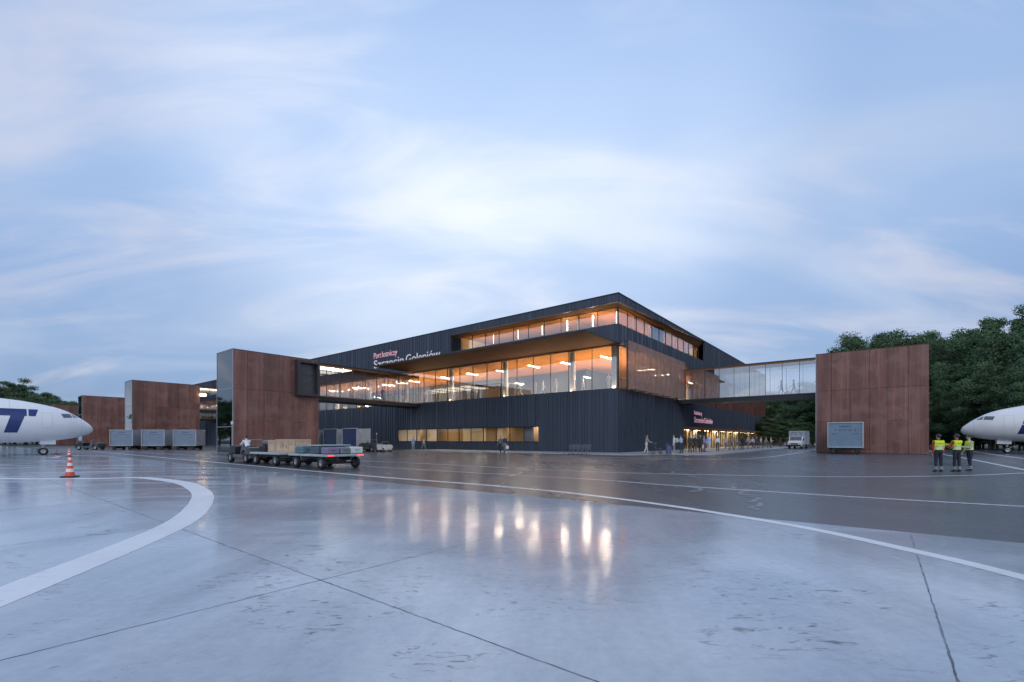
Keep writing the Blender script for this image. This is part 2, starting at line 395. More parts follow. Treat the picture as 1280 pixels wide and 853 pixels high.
# pavement along the right facade and a dark green verge under the trees
PAVE = paint('pale_paving', (.36, .36, .37), .4, 0, .15, 1.2)
pv = MB(); P = [T(-5.5, 30), T(-5.5, 1), T(-5.5, -4)]+[T(-5.5+6*math.sin(t), -4-6.2*(1-math.cos(t))) for t in np.linspace(.2, math.pi/2, 8)]+[T(150, -10.2), T(150, 2), T(0, 2), T(0, 30)]
ar = sum(P[i][0]*P[(i+1) % len(P)][1]-P[(i+1) % len(P)][0]*P[i][1] for i in range(len(P)))
pv.prism(P, 2, .0, .09); tag(pv.build('pavement', PAVE), kind='structure')
GRASSG = paint('verge_ground', (.045, .055, .03), .9, 0, .4, 2)
sheet('verge', [(56, 96), (64, 74), (73, 66), (95, 50), (400, 40), (400, 400), (60, 400), (45, 120)], .02, GRASSG)
sheet('verge', [(-150, 96), (-600, 60), (-600, 500), (-140, 330), (-122, 160)], .02, GRASSG)
# ------------------------------------------------------------------ the terminal
term = empty('terminal_building', C, TH, 'long dark clad airport terminal with glazed upper floors and wood soffits', 'building')
SPC = [.42, .42, .62, .36, .84, .42, .55]
def ribs(mb, axis, lo, hi, z0, z1, out=-.075, w=.04, seed=1, face=0.0):
    rr = random.Random(seed); p = lo+.05
    while p < hi-.05:
        if axis == 'y': mb.box(face+out, face+.002, p, p+w, z0, z1, 1)
        else: mb.box(p, p+w, face+out, face+.002, z0, z1, 1)
        p += rr.choice(SPC)
def lwall(name, segs, seed=1, seam=None):         # on the left facade, plane b = 0
    mb = MB()
    for (y0, y1, z0, z1) in segs: mb.box(0, .25, y0, y1, z0, z1); ribs(mb, 'y', y0, y1, z0+.01, z1-.01, seed=seed)
    return mb.build(name, [CLAD, SEAM], term)
def rwall(name, segs, mat=CLAD, seed=2, rib=True, y=0.0):
    mb = MB()
    for (x0, x1, z0, z1) in segs:
        mb.box(x0, x1, y, y+.25, z0, z1)
        if rib: ribs(mb, 'x', x0, x1, z0+.01, z1-.01, seed=seed, face=y)
    return mb.build(name, [mat, SEAM if mat is CLAD else mat], term)
Z1, Z2, ZS, Z3, ZR = 7.45, 12.58, 14.85, 17.3, 18.28
WA, WB, WZ0, WZ1 = 11.15, 40.3, 1.3, 3.25
AL, BL = 240.0, 86.0
lwall('lower_cladding', [(0, WA, 0, Z1), (WB, AL, 0, Z1), (WA, WB, 0, WZ0), (WA, WB, WZ1, Z1)])
rwall('lower_cladding', [(.25, 22.5, 0, Z1), (22.5, BL, 3.45, Z1)])
rwall('lower_cladding', [(101, 150, 3.5, 6.6)], y=.6)
lwall('spandrel', [(0, 27.4, Z2+.02, ZS)], 3); rwall('spandrel', [(.25, 33, Z2+.02, ZS)], seed=3)
lwall('upper_cladding', [(27.4, AL, Z2+.02, ZR)], 4); rwall('upper_cladding', [(33, BL, Z2+.32, ZR)], seed=4)
lwall('roof_fascia', [(0, 27.4, Z3, ZR)], 5)
fb = MB().prism([(.25, Z3), (33, 18.10), (33, ZR), (.25, ZR)], 1, 0, .25); rr_ = random.Random(5); p_ = .3
while p_ < 32.9: fb.box(p_, p_+.04, -.075, .002, Z3+.01+(18.10-Z3)*(p_-.25)/32.75, ZR-.01, 1); p_ += rr_.choice(SPC)
fb.build('roof_fascia', [CLAD, SEAM], term)
bx(.25, BL, .25, AL, ZR-.12, ZR-.02).build('roof', GREY, term)
MB().box(-.10, .12, -.10, AL, ZR, ZR+.06).box(.121, BL, -.10, .12, ZR, ZR+.06).build('parapet_cap', DARK, term)
bx(BL, BL+.25, .0, 60, 0, ZR-.15).build('end_wall', CLAD, term); bx(0.26, 40, AL, AL+.25, 0, ZR-.15).build('end_wall', CLAD, term)
# canopy over the first floor
cn = empty('canopy', (0, 0, 0)); cn.parent = term
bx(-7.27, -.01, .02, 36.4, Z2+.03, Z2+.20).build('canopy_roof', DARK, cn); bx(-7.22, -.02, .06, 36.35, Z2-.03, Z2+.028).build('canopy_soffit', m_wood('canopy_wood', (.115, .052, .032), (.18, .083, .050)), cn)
# floors, ceilings, back walls
MB().box(.26, 14.2, .26, AL-.3, Z1-.35, Z1-.03).box(14.21, BL-.3, .26, 12.2, Z1-.35, Z1-.03).build('first_floor_slab', FLOORI, term)
MB().box(.02, 14.2, .26, AL-.3, Z2-.15, Z2).box(14.21, BL-.3, .02, 12.2, Z2-.15, Z2).build('first_floor_ceiling', WOODI, term)
PALE = paint('pale_grey_wall', (.36, .39, .44), .6, 0, .08, .7); BWALL = paint('slate_wall', (.075, .10, .145), .5, 0, .12, .5)
MB().box(14.0, 14.2, 14, AL-.3, Z1, Z2-.16).box(14.21, BL-.3, 12.0, 12.2, Z1, Z2-.16).build('back_wall', BWALL, term)
MB().box(.26, 10, .26, 27.4, ZS-.2, ZS-.03).box(10.01, 33, .26, 10, ZS-.2, ZS-.03).build('upper_floor_slab', FLOORI, term)
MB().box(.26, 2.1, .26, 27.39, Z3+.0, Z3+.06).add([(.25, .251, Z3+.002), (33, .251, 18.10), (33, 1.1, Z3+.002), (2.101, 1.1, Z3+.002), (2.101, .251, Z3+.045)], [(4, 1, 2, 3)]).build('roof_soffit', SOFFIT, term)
MB().box(2.1, 10, 1.1, 27.38, Z3+.01, Z3+.08).box(10.01, 32.9, 1.1, 10, Z3+.01, Z3+.08).build('upper_ceiling', WOODI, term)
MB().box(9.8, 10, 10, 27.4, ZS, Z3).box(10.01, 33, 9.8, 10, ZS, Z3).build('upper_back_wall', m_wood('brown_panel', (.20, .13, .10), (.30, .20, .15), R(90)), term)
MB().box(2.12, 9.7, 27.2, 27.39, ZS, Z3-.01).build('end_wall', CREAM, term); MB().box(32.8, 32.99, 1.2, 9.7, ZS, Z3-.01).build('end_wall', CREAM, term)
MB().box(14.4, 19, 1.9, 2.1, ZS, Z3-.01).box(18.8, 19, 2.1, 6, ZS, Z3-.01).build('cream_core', CREAM, term)
# ground floor room behind the long window, and the shop front on the right
MB().box(.26, 8, 9, 43, .02, .12).box(.26, 8, 9, 43, 3.9, 4.0).build('room_shell', FLOORI, term)
rm = MB().box(7.8, 8, 9, 43, .13, 3.89).box(.26, 8, 8.8, 9, .13, 3.89).box(.26, 8, 43, 43.2, .13, 3.89); rm.build('room_wall', CREAM, term)
for y0, y1, x in ((11.6, 18.2, 2.4), (28.5, 34.5, 3.6), (22.0, 24.2, 4.4), (36, 37.6, 2.6)): bx(x, x+.15, y0, y1, .13, 3.5).build('partition', TAN, term)
for y in (10.0, 12.6): bx(.9, 1.1, y, y+1.5, .13, 3.6).build('partition', PALE, term)
def lamp(x, y, z, lx, ly, mat=LAMP, h=.05):
    l = MB().box(x-lx/2, x+lx/2, y-ly/2, y+ly/2, z, z+h).add([(x-lx/2, y-ly/2, z-.003), (x+lx/2, y-ly/2, z-.003), (x+lx/2, y+ly/2, z-.003), (x-lx/2, y+ly/2, z-.003)], [(0, 3, 2, 1)], 1).build('ceiling_lamp', [DARK, mat], term)
    return l
LAMPR = emit('lamp_room', (1, .82, .58), 48.0)
for y in (12.5, 19.5, 25.5, 31, 38.5): lamp(1.6, y, 3.75, .14, 2.4, LAMPR)
for y in (20.3, 26.3, 33, 40): lamp(5.6, y, 3.75, .14, 2.4, LAMPR)
# windows: each bay is a frame with one glazing child
FRAME = paint('anodised_frame', (.035, .035, .04), .4, .5, .2, 6)
def win_l(y0, y1, z0, z1, x, step, gl, name='window', fw=.05):
    f = MB().box(x-.05, x+.08, y0, y1, z0, z0+fw).box(x-.05, x+.08, y0, y1, z1-fw, z1)
    n = max(1, round((y1-y0)/step))
    for i in range(n+1):
        y = y0+(y1-y0)*i/n; w = .018 if 0 < i < n else .03
        f.box(x-.05, x+.08, max(y0, y-w), min(y1, y+w), z0+fw, z1-fw)
    fr = f.build(name, FRAME, term)
    MB().add([(x, y0, z0), (x, y1, z0), (x, y1, z1), (x, y0, z1)], [(0, 3, 2, 1)]).build('pane', gl, fr)
def win_r(x0, x1, z0, z1, y, step, gl, name='window', fw=.05):
    f = MB().box(x0, x1, y-.05, y+.08, z0, z0+fw).box(x0, x1, y-.05, y+.08, z1-fw, z1)
    n = max(1, round((x1-x0)/step))
    for i in range(n+1):
        x = x0+(x1-x0)*i/n; w = .018 if 0 < i < n else .03
        f.box(max(x0, x-w), min(x1, x+w), y-.05, y+.08, z0+fw, z1-fw)
    fr = f.build(name, FRAME, term)
    MB().add([(x0, y, z0), (x1, y, z0), (x1, y, z1), (x0, y, z1)], [(0, 1, 2, 3)]).build('pane', gl, fr)
ys = [.2, 6.64]+[6.64+10.8*k for k in range(1, 22)]
COLW = paint('column_white', (.74, .72, .69), .45, 0, .05, 2)
for i in range(len(ys)-1):
    win_l(ys[i], ys[i+1]-.003, Z1, Z2-.16, .12, 2.7, GLASS)
    MB().lathe([(.36, Z1), (.36, Z2-.16)], (1.0, ys[i+1], 0)).build('column', COLW, term)
MB().box(.55, 1.15, .5, 1.1, Z1, Z2-.16).build('column', COLW, term)
win_r(.3, 9.6, Z1, Z2-.16, .12, 2.6, GLASS); win_r(9.603, 19.2, Z1, Z2-.16, .12, 2.6, GLASS)
win_r(19.4, 24, Z1, Z2-.16, .9, 2.3, GLASS)
for i in range(5): win_l(1.05+5.27*i, 1.05+5.27*(i+1)-.003, ZS, Z3-.005, 2.0, 2.64, GLASS)
for i in range(6): win_r(2.1+5.15*i, 2.1+5.15*(i+1)-.003, ZS, Z3-.005, 1.0, 2.6, GLASS)
for i in range(5): MB().lathe([(.075, ZS), (.075, Z3)], (2.4, 1.4+5.27*i, 0), seg=12).build('post', COLW, term)
for i in range(1, 6): MB().lathe([(.075, ZS), (.075, Z3)], (2.1+5.15*i, 1.4, 0), seg=12).build('post', COLW, term)
for i in range(6): win_l(WA+(WB-WA)/6*i, WA+(WB-WA)/6*(i+1)-.003, WZ0, WZ1, .14, 2.43, SFGLASS)
MB().box(-.07, -.02, WA-.08, WB+.08, WZ1, WZ1+.07).box(-.07, -.02, WA-.08, WB+.08, WZ0-.07, WZ0).build('window_trim', DARK, term)
for i in range(8): win_r(22.6+7.9*i, 22.6+7.9*(i+1)-.003, .1, 3.3, 1.2, 1.6, SFGLASS, 'shop_window')
for i in range(4): win_r(101.4+6*i, 101.4+6*(i+1)-.003, .1, 3.3, 1.6, 1.2, SFGLASS, 'shop_window')
MB().box(22.5, BL, 1.3, 9, .1, .14).box(101, 126, 1.7, 9, .1, .14).build('shop_floor', FLOORI, term)
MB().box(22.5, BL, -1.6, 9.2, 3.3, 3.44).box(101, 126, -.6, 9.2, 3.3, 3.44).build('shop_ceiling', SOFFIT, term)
CURT = paint('ochre_wall', (.62, .47, .22), .7, 0, .22, .9)
MB().box(22.5, BL, 3.6, 3.8, .14, 3.3).box(101, 126, 3.6, 3.8, .14, 3.3).box(22.3, 22.49, .26, 9, .1, 3.3).build('shop_wall', CURT, term)
for k in range(15):
    x = 24.2+4.1*k; bx(x, x+random.choice((.5, 1.1, .8)), random.choice((1.9, 2.6, 3.2)), 3.59, .14, 3.2).build('partition', random.choice((DARK, TAN, CREAM, CREAM)), term)
SHOPL = emit('shop_panel', (1, .80, .52), 17.0)
for k in range(11): lamp(25.5+5.8*k, 2.5, 3.24, 3.0, .5, SHOPL)
for k in range(3): lamp(104+7*k, 2.7, 3.24, 3.0, .5, SHOPL)
# brown first floor wall of the far wing, its end pier, recess by the bridge
rwall('copper_cladding', [(24.2, BL, Z1, Z2+.3)], m_corten('dark_copper', .62), 6)
m_corten('dark_copper', .62)
bx(BL+.26, 101, -2.0, 3, 0, 7.06).build('end_pier', paint('brown_render', (.17, .125, .11), .7, 0, .12, 1), term)
bx(19.3, 24.1, -.02, 3, Z2, Z2+.30).build('recess_soffit', SOFFIT, term)
# perforated copper screen in front of the right facade
scr = empty('copper_screen'); scr.parent = term
COPPER = paint('copper_slat', (.29, .180, .148), .8, 0.0, .25, 1.2)
sb = MB(); z = Z1+.02
while z < 12.85: sb.box(.45, 19.9, -1.03, -1.0, z, z+.076); z += .102
sb.build('slats', COPPER, scr)
pb = MB()
for x in np.linspace(.5, 19.85, 8): pb.box(x-.02, x+.02, -.995, -.93, Z1, 12.9)
for x in np.linspace(.5, 19.85, 8): pb.box(x-.03, x+.03, -.929, -.02, 12.7, 12.78).box(x-.03, x+.03, -.929, -.02, Z1+.02, Z1+.1)
pb.build('mounting_posts', DARK, scr)
# interior lamps: slim bars under the ceilings; unseen glow strips added in the floors to warm the ceilings
def added_glow(x0, x1, y0, y1, z, mat): bx(x0, x1, y0, y1, z, z+.03).build('added_glow_strip', mat, term)
UPL = emit('added_glow_warm', (1, .69, .36), 56.0); UPL2 = emit('added_glow_upper', (1, .69, .36), 24.0)
for k in range(11): y = 1.4+10.8*k; added_glow(5.0, 5.2, y, y+4.6, Z1-.025, UPL); added_glow(5.0, 5.2, y+5.6, y+9.6, Z1-.025, UPL)
for k in range(6): added_glow(9.6, 9.8, 2+10.8*k, 10+10.8*k, Z1-.025, UPL)
UPC = emit('added_glow_column', (1, .80, .56), 26.0)  # glow added at the column feet to brighten the column fronts
for k in range(7): added_glow(.30, .52, ys[k+1]-.17, ys[k+1]+.17, Z1-.025, UPC)
added_glow(.30, .48, .6, 1.0, Z1-.025, UPC)
for k in range(3): added_glow(1.4+6*k, 6.2+6*k, 3.4, 3.6, Z1-.025, UPL)
for k in range(5): added_glow(4.4, 4.6, 1.6+5.2*k, 5.9+5.2*k, ZS-.025, UPL2)
for k in range(6): added_glow(3.2+5*k, 7.4+5*k, 3.4, 3.6, ZS-.025, UPL2)
for k, y in enumerate((3.2, 9.4, 14.2, 20.6, 26.0, 32.5, 40, 48, 57, 66)): lamp(4.0 if k % 2 else 3.2, y, Z2-.85, 2.6, .065)
for y in (6.5, 17.5): lamp(4.2, y, Z2-2.9, 2.0, .10)
TUBE = emit('tube_white', (1, .88, .70), 70.0); TUBE2 = emit('tube_soft', (1, .88, .70), 4.0)
for y, m_ in ((4.6, TUBE), (8.35, TUBE), (12.3, TUBE2), (16.4, TUBE2), (21.0, TUBE2)): MB().lathe([(.028, 15.7), (.028, 17.0)], (2.5, y, 0), seg=10).build('light_tube', m_, term)
MB().lathe([(.03, 15.4), (.03, 16.9)], (2.35, 1.35, 0), seg=10).build('light_tube', TUBE2, term)
for x in (17.5, 24): lamp(x, 4, Z2-.62, .07, 2.4)
for x in (3.5, 8.2, 13.0): lamp(x, 2.2, Z2-.9, .10, 1.0, WARMLAMP)
# ------------------------------------------------------------------ signs
PINK = emit('sign_letter', (.95, .50, .58), .10); WLET = emit('sign_letter_white', (.80, .72, .80), .08)
def text_line(txt, size, M, mat, parent, wid):
    ws = txt.split(' '); n = [len(w) for w in ws]; tot = sum(n)+.6*(len(ws)-1); x = 0
    for w, c in zip(ws, n): text_part(w, size, M @ Matrix.Translation((x, 0, 0)), mat, parent, wid=wid*c/tot); x += wid*(c+.6)/tot
def text_part(txt, size, M, mat, parent, name='lettering', ext=.04, wid=None):
    cu = bpy.data.curves.new(name, 'FONT'); cu.body = txt; cu.size = size; cu.extrude = ext; cu.offset = 0
    o = bpy.data.objects.new(name, cu); COL.objects.link(o)
    dg = bpy.context.evaluated_depsgraph_get(); dg.update()
    me = bpy.data.meshes.new_from_object(o.evaluated_get(dg)); bpy.data.objects.remove(o)
    xs = [v.co.x for v in me.vertices]; k = wid/(max(xs)-min(xs)) if wid else 1.0
    me.transform(Matrix.Diagonal((k, 1, 1, 1))); me.transform(M); me.name = name
    me.materials.clear(); me.materials.append(mat)
    p = bpy.data.objects.new(name, me); COL.objects.link(p); p.parent = parent; return p
def plane_mat(o, xdir, up=Vector((0, 0, 1))):
    x = Vector(xdir).normalized(); z = x.cross(up); m = Matrix((x, up, z)).transposed().to_4x4(); m.translation = Vector(o); return m
sg = empty('airport_sign', (*T(-.10, 46.9), 14.2), TH, 'long two line sign of pale letters high on the dark facade above the canopy', 'sign')
text_line('Szczecin Goleniów', 2.0, plane_mat((0, 0, 0), (0, -1, 0)), WLET, sg, wid=17.2)
text_line('Port lotniczy', 1.45, plane_mat((0, 0, 1.72), (0, -1, 0)), PINK, sg, wid=6.6)
sg2 = empty('airport_sign', (*T(27.1, -.10), 4.35), TH, 'smaller pink sign letters on the dark band above the right shop front', 'sign')
text_line('Szczecin Goleniów', 1.30, plane_mat((0, 0, 0), (1, 0, 0)), PINK, sg2, wid=10.2)
text_line('Port lotniczy', .90, plane_mat((0, 0, 1.25), (1, 0, 0)), PINK, sg2, wid=4.0)
# ------------------------------------------------------------------ towers and bridges
TH2 = math.atan2(-U.y, -U.x)
HT = 11.7
CAPM = paint('rust_cap', (.10, .04, .03), .5, .2, .2, 3)
def tower(name, loc, rz, label, bay, lamp_=False, depth=4.7, seed=1):
    t = empty(name, loc, rz, label, 'tower', 'rust red boarding towers')
    rr = random.Random(seed); W_ = 10.0
    bx(.12, W_-.06, .10, depth-.06, 0, HT-.06).build('core', DARK, t)
    mb = MB(); xs_ = [0.06, 1.55, 3.35, 5.05, 6.65, 8.35, W_]
    for i in range(6):
        x0, x1 = xs_[i]+.011, xs_[i+1]-.011; cuts = [.03, 7.33, HT] if i % 2 else [.03, 3.7, 7.33, HT]
        for k in range(len(cuts)-1):
            d = rr.uniform(-.006, .006); mi = rr.choice((0, 0, 1, 2)); mb.box(x0, x1, d, .095, cuts[k]+.010, cuts[k+1]-.010, mi, bv=.006)
            mb.box(x0, x1, depth-.05, depth+d, cuts[k]+.010, cuts[k+1]-.010)
    ysd = np.linspace(.10, depth-.055, 4)
    for i in range(3):
        for z0, z1 in ((.03, 7.33), (7.33, HT)): mb.box(W_-.055, W_+.01, ysd[i]+.01, ysd[i+1]-.01, z0+.01, z1-.01)
    mb.build('steel_cladding', [CORTEN, CORT2, CORT3], t)
    MB().box(-.02, W_+.02, -.015, depth+.02, HT, HT+.05).build('roof_cap', CAPM, t)
    f = MB()
    for y in (0.0, depth-.08): f.box(-.03, .05, y-.005, y+.08, .02, HT-.01)
    for z in (.02, 3.0, 7.3, HT-.10): f.box(-.028, .05, .076, depth-.081, z, z+.07)
    fo = f.build('end_window', GREY, t)
    MB().add([(0, .02, .05), (0, depth-.02, .05), (0, depth-.02, HT-.05), (0, .02, HT-.05)], [(0, 3, 2, 1)]).build('pane', TGLASS, fo)
    if lamp_: MB().box(10.02, 10.9, -.28, .06, 9.75, 10.15, bv=.03).build('wall_lamp', WARMLAMP, t)
    if bay:
        x0, x1, z0, z1 = 6.9, 9.75, 7.0, 11.4
        b = MB().box(x0, x0+.32, -.85, -.01, z0, z1).box(x1-.32, x1, -.85, -.01, z0, z1).box(x0+.32, x1-.32, -.85, -.01, z0, z0+.32).box(x0+.32, x1-.32, -.85, -.01, z1-.32, z1)
        b.box(x0+.32, x1-.32, -.20, -.012, 9.6, 9.72).box(x0+.32, x1-.32, -.11, -.012, z0+.32, z1-.32)
        bo = b.build('bay_window', paint('bay_frame', (.05, .045, .048), .4, .3, .2, 3), t)
        MB().add([(x0+.32, -.16, z0+.32), (x1-.32, -.16, z0+.32), (x1-.32, -.16, z1-.32), (x0+.32, -.16, z1-.32)], [(0, 1, 2, 3)]).build('pane', paint('bay_panel', (.055, .056, .060), .28, 0, .15, 1.5), bo)
    return t
tower('boarding_tower', T(-27.9, 33), TH, 'tall rust steel tower with framed square bay window, nearest of the left towers', True, seed=1)
tower('boarding_tower', T(-27.9, 75.8), TH, 'rust steel tower behind the row of grey baggage containers', False, seed=2, lamp_=True)
tower('boarding_tower', T(-27.9, 119.2), TH, 'rust steel tower with dark glass end just beyond the white nose of the left airliner', False, seed=3)
tower('boarding_tower', T(-27.9, 162.6), TH, 'low looking farthest rust tower half hidden by the left airliner nose', False, seed=4)
tower('boarding_tower', T(17.0, -17.3), TH2, 'rust steel tower on the right in front of the dark trees', False, seed=5)
def bridge(loc, rz, L_, D_, label, gl, panel, slab=DARK):
    t = empty('boarding_bridge', loc, rz, label, 'bridge', 'glazed bridges to the boarding towers')
    z0, z1, z2, z3 = 6.8, 7.4, 11.42, 11.75
    MB().box(0, L_, .02, D_-.02, z0, z1-.12).build('floor_slab', DARK, t)
    bx(0, L_, -.05, D_+.05, z1-.12, z1).build('floor_edge', paint('bridge_edge', (.16, .11, .075), .5, .2, .2, 3) if slab is DARK else slab, t)
    bx(0, L_, -.05, D_+.05, z3-.14, z3).build('roof', slab, t)
    bx(0, L_, .0, D_, z2, z3-.141).build('ceiling', SOFFIT, t)
    n = int(round(L_/1.9))
    for side, y in ((0, .06), (1, D_-.06)):
        f = MB()
        for i in range(n+1): x = .03+(L_-.06)*i/n; f.box(x-.022, x+.022, y-.045, y+.045, z1, z2)
        f.box(0, L_, y-.04, y+.04, z1+1.05, z1+1.075) if False else None
        fo = f.build('side_window', FRAME, t)
        q = [(0, y, z1), (L_, y, z1), (L_, y, z2), (0, y, z2)]
        MB().add(q, [(0, 1, 2, 3)] if side == 0 else [(0, 3, 2, 1)]).build('pane', gl, fo)
    if panel:
        bx(.6, 6.2, .7, D_-.7, z2-.07, z2-.003).build('ceiling_lamp', LAMPW, t)
    return t
bridge(T(-17.9, 34.6), TH, 17.85, 3.7, 'brown edged glass bridge from the nearest left tower to the terminal', BGLASS, True)
bridge(T(-17.9, 77.4), TH, 17.85, 3.2, 'glass bridge behind the nearest tower with bright ceiling light', BGLASS, True)
bridge(T(-17.9, 120.8), TH, 17.85, 3.2, 'farthest glass bridge mostly hidden behind the second rust tower', BGLASS, False)
bridge(T(19.4, -.05), TH2, 17.25, 3.4, 'pale glass bridge on the right with dark underside and two walkers', RGLASS, False, paint('slate_edge', (.05, .06, .075), .4, .3, .2, 3))
KI = T(4.5, 20); k_ = empty('kiosk', (*KI, Z1-.03), TH, 'dark boxy kiosk with wood side inside the first floor hall', 'kiosk')
MB().box(-1.4, 1.6, .0, 8.0, 0, 2.5).build('booth', DARK, k_); MB().box(-1.46, -1.402, .3, 3.6, .1, 2.3).build('counter_panel', TAN, k_); bx(-1.7, 1.8, -.2, 8.2, 2.5, 2.62).build('roof_plate', GREY, k_)
# ------------------------------------------------------------------ airliners: nose tip at the origin, heading +x
FUS = [(0, 2.62, 2.62), (.04, 2.80, 2.45), (.12, 2.98, 2.33), (.25, 3.16, 2.22), (.45, 3.36, 2.10), (.7, 3.58, 2.00), (.95, 3.79, 1.91), (1.25, 4.00, 1.82), (1.6, 4.24, 1.73), (2.0, 4.50, 1.65), (2.5, 4.74, 1.56),
       (3.0, 4.92, 1.48), (3.6, 5.08, 1.40), (4.4, 5.26, 1.34), (5.35, 5.44, 1.30), (6.75, 5.60, 1.28), (9, 5.68, 1.27), (24, 5.68, 1.27), (28, 5.68, 1.6), (32, 5.6, 2.6), (36, 5.4, 4.1), (37.5, 5.2, 4.6)]
FS = np.array(FUS)
def fus(s):
    t = np.interp(s, FS[:, 0], FS[:, 1]); b = np.interp(s, FS[:, 0], FS[:, 2]); return (t+b)/2, max((t-b)/2, 1e-3)
def fus_w(s): return fus(s)[1]*(1.0 if s < 24 else 1.0)
def skin_pt(s, z, side, off):
    c, h = fus(s); q = max(-.999, min(.999, (z-c)/h)); return (-s, side*(fus_w(s)*math.sqrt(1-q*q)+off), z)
def skin_patch(quad, side, off=.012, nu=8, nv=8):
    mb = MB(); (a, b, c, d) = [Vector(p) for p in quad]; vs = []; fs = []
    for i in range(nu+1):
        for j in range(nv+1):
            u, v = i/nu, j/nv; p = (a*(1-u)+b*u)*(1-v)+(d*(1-u)+c*u)*v; vs.append(skin_pt(p.x, p.y, side, off))
    for i in range(nu):
        for j in range(nv):
            k = i*(nv+1)+j; fs.append((k, k+nv+1, k+nv+2, k+1))
    return mb.add(vs, fs, 0, True)
AWH = paint('aircraft_white', (.80, .81, .83), .22, 0, .03, .8); NAVY = paint('navy_letter', (.022, .045, .17), .3, 0, .1, 2)
ACG = paint('cockpit_glass', (.10, .11, .14), .08, 0, .1, 3, .8); AGR = paint('aircraft_grey', (.50, .51, .53), .35, .2, .06, 2)
def wheel(parent, c, r, w, name='wheel', axis=1, hub=STEEL):
    prof = [(r*.62, -w/2), (r*.93, -w/2), (r, -w*.32), (r, w*.32), (r*.93, w/2), (r*.62, w/2)]
    t = MB().lathe(prof, c, axis, 24).build(name, BLACK, parent)
    MB().lathe([(0.001, -w*.36), (r*.30, -w*.36), (r*.34, -w*.44), (r*.63, -w*.40), (r*.63, w*.40), (r*.34, w*.44), (r*.30, w*.36), (0.001, w*.36)], c, axis, 20).build('rim', hub, t)
    return t
def airliner(name, loc, rz, label):
    t = empty(name, loc, rz, label, 'airplane', 'white airliners parked at the stands')
    mb = MB(); seg = 40; ss = np.concatenate([np.array([.002, .02, .05, .1, .17]), np.linspace(.25, 7, 40), np.linspace(7.5, 37.5, 40)])
    vs = []; fs = []
    for s in ss:
        c, h = fus(s); w = fus_w(s)
        for k in range(seg): q = 2*math.pi*k/seg; vs.append((-s, w*math.cos(q), c+h*math.sin(q)))
    for i in range(len(ss)-1):
        for k in range(seg): a = i*seg+k; b = i*seg+(k+1) % seg; fs.append((a, b, b+seg, a+seg))
    fs += [tuple(range(seg)), tuple(range((len(ss)-1)*seg, len(ss)*seg))[::-1]]
    mb.add(vs, fs, 0, True); mb.build('fuselage', AWH, t)
    for side in (-1, 1):
        skin_patch([(2.66, 4.20), (1.93, 4.26), (1.76, 3.86), (2.46, 3.79)], side).build('cockpit_window', ACG, t)
        skin_patch([(1.86, 4.26), (1.70, 4.20), (1.22, 3.87), (1.66, 3.86)], side).build('cockpit_window', ACG, t)
        skin_patch([(3.3, 4.25), (4.05, 4.25), (4.05, 2.75), (3.3, 2.75)], side, .006).build('door', AWH, t)
        w = MB()
        for s in np.arange(8.2, 27, .62): w.add(*[(q.v, q.f) for q in [skin_patch([(s, 4.18), (s+.26, 4.18), (s+.26, 3.84), (s, 3.84)], side, .012, 2, 2)]][0])
    sm = MB()
    for side in (-1, 1):
        for s_ in (1.02, 6.2):
            c, h = fus(s_)
            for za, zb in ((-.97, -.3), (-.3, .4), (.4, .97)):
                q = skin_patch([(s_, c+h*za), (s_+.018, c+h*za), (s_+.018, c+h*zb), (s_, c+h*zb)], side, .003, 1, 14); sm.add(q.v, q.f)
        for (x0, x1, za, zb) in ((3.3, 3.318, 2.75, 4.25), (4.05, 4.068, 2.75, 4.25), (3.3, 4.068, 4.25, 4.268), (3.3, 4.068, 2.732, 2.75), (1.2, 4.4, 1.95, 1.962)):
            q = skin_patch([(x0, zb), (x1, zb), (x1, za), (x0, za)], side, .009, 8, 8); sm.add(q.v, q.f)
    for i in range(2): sm.tube([(-1.75-.2*i, -1.15-.08*i, 2.35), (-1.70-.2*i, -1.30-.08*i, 2.33), (-1.45-.2*i, -1.30-.08*i, 2.33)], .018, 6)
    sm.build('panel_seam', AGR, t)
    # lettering: slanted L O T, L nearest the nose on the port side, T nearest the nose on the starboard side
    k = .22                                        # slant: further aft towards the top or the bottom
    def let(parts, side, name):
        mb = MB()
        for q in parts: m = skin_patch(q, side, .010, 10, 10); mb.add(m.v, m.f, 0, True)
        mb.build(name, NAVY, t)
    z0, z1 = 2.24, 4.52
    let([[(4.30, 4.55), (4.99, 4.55), (4.99, 3.86), (4.52, 3.86)], [(5.11, 4.55), (8.0, 4.55), (8.2, 3.86), (5.11, 3.86)], [(5.26, 3.87), (6.20, 3.87), (6.62, z0), (5.74, z0)]], -1, 'letter_t')
    let([[(8.6, z1), (9.3, z1), (9.7, z0), (9.0, z0)], [(10.9, z1), (11.6, z1), (12.0, z0), (11.3, z0)], [(9.3, z1), (10.9, z1), (11.02, 3.9), (9.42, 3.9)], [(9.6, 2.86), (11.2, 2.86), (11.3, z0), (9.7, z0)]], -1, 'letter_o')
    let([[(14.6, z1), (15.3, z1), (15.7, z0), (15.0, z0)], [(12.5, 2.9), (14.9, 2.9), (15.0, z0), (12.6, z0)]], -1, 'letter_l')
    let([[(4.98, 4.45), (5.9, 4.45), (5.62, 3.30), (4.66, 3.30)], [(4.64, 3.20), (7.6, 3.20), (7.5, 2.18), (4.33, 2.18)]], 1, 'letter_l')
    let([[(8.6, z1), (9.3, z1), (8.9, z0), (8.2, z0)], [(10.9, z1), (11.6, z1), (11.2, z0), (10.5, z0)], [(9.3, z1), (10.9, z1), (10.78, 3.9), (9.18, 3.9)], [(9.0, 2.86), (10.6, 2.86), (10.5, z0), (8.9, z0)]], 1, 'letter_o')
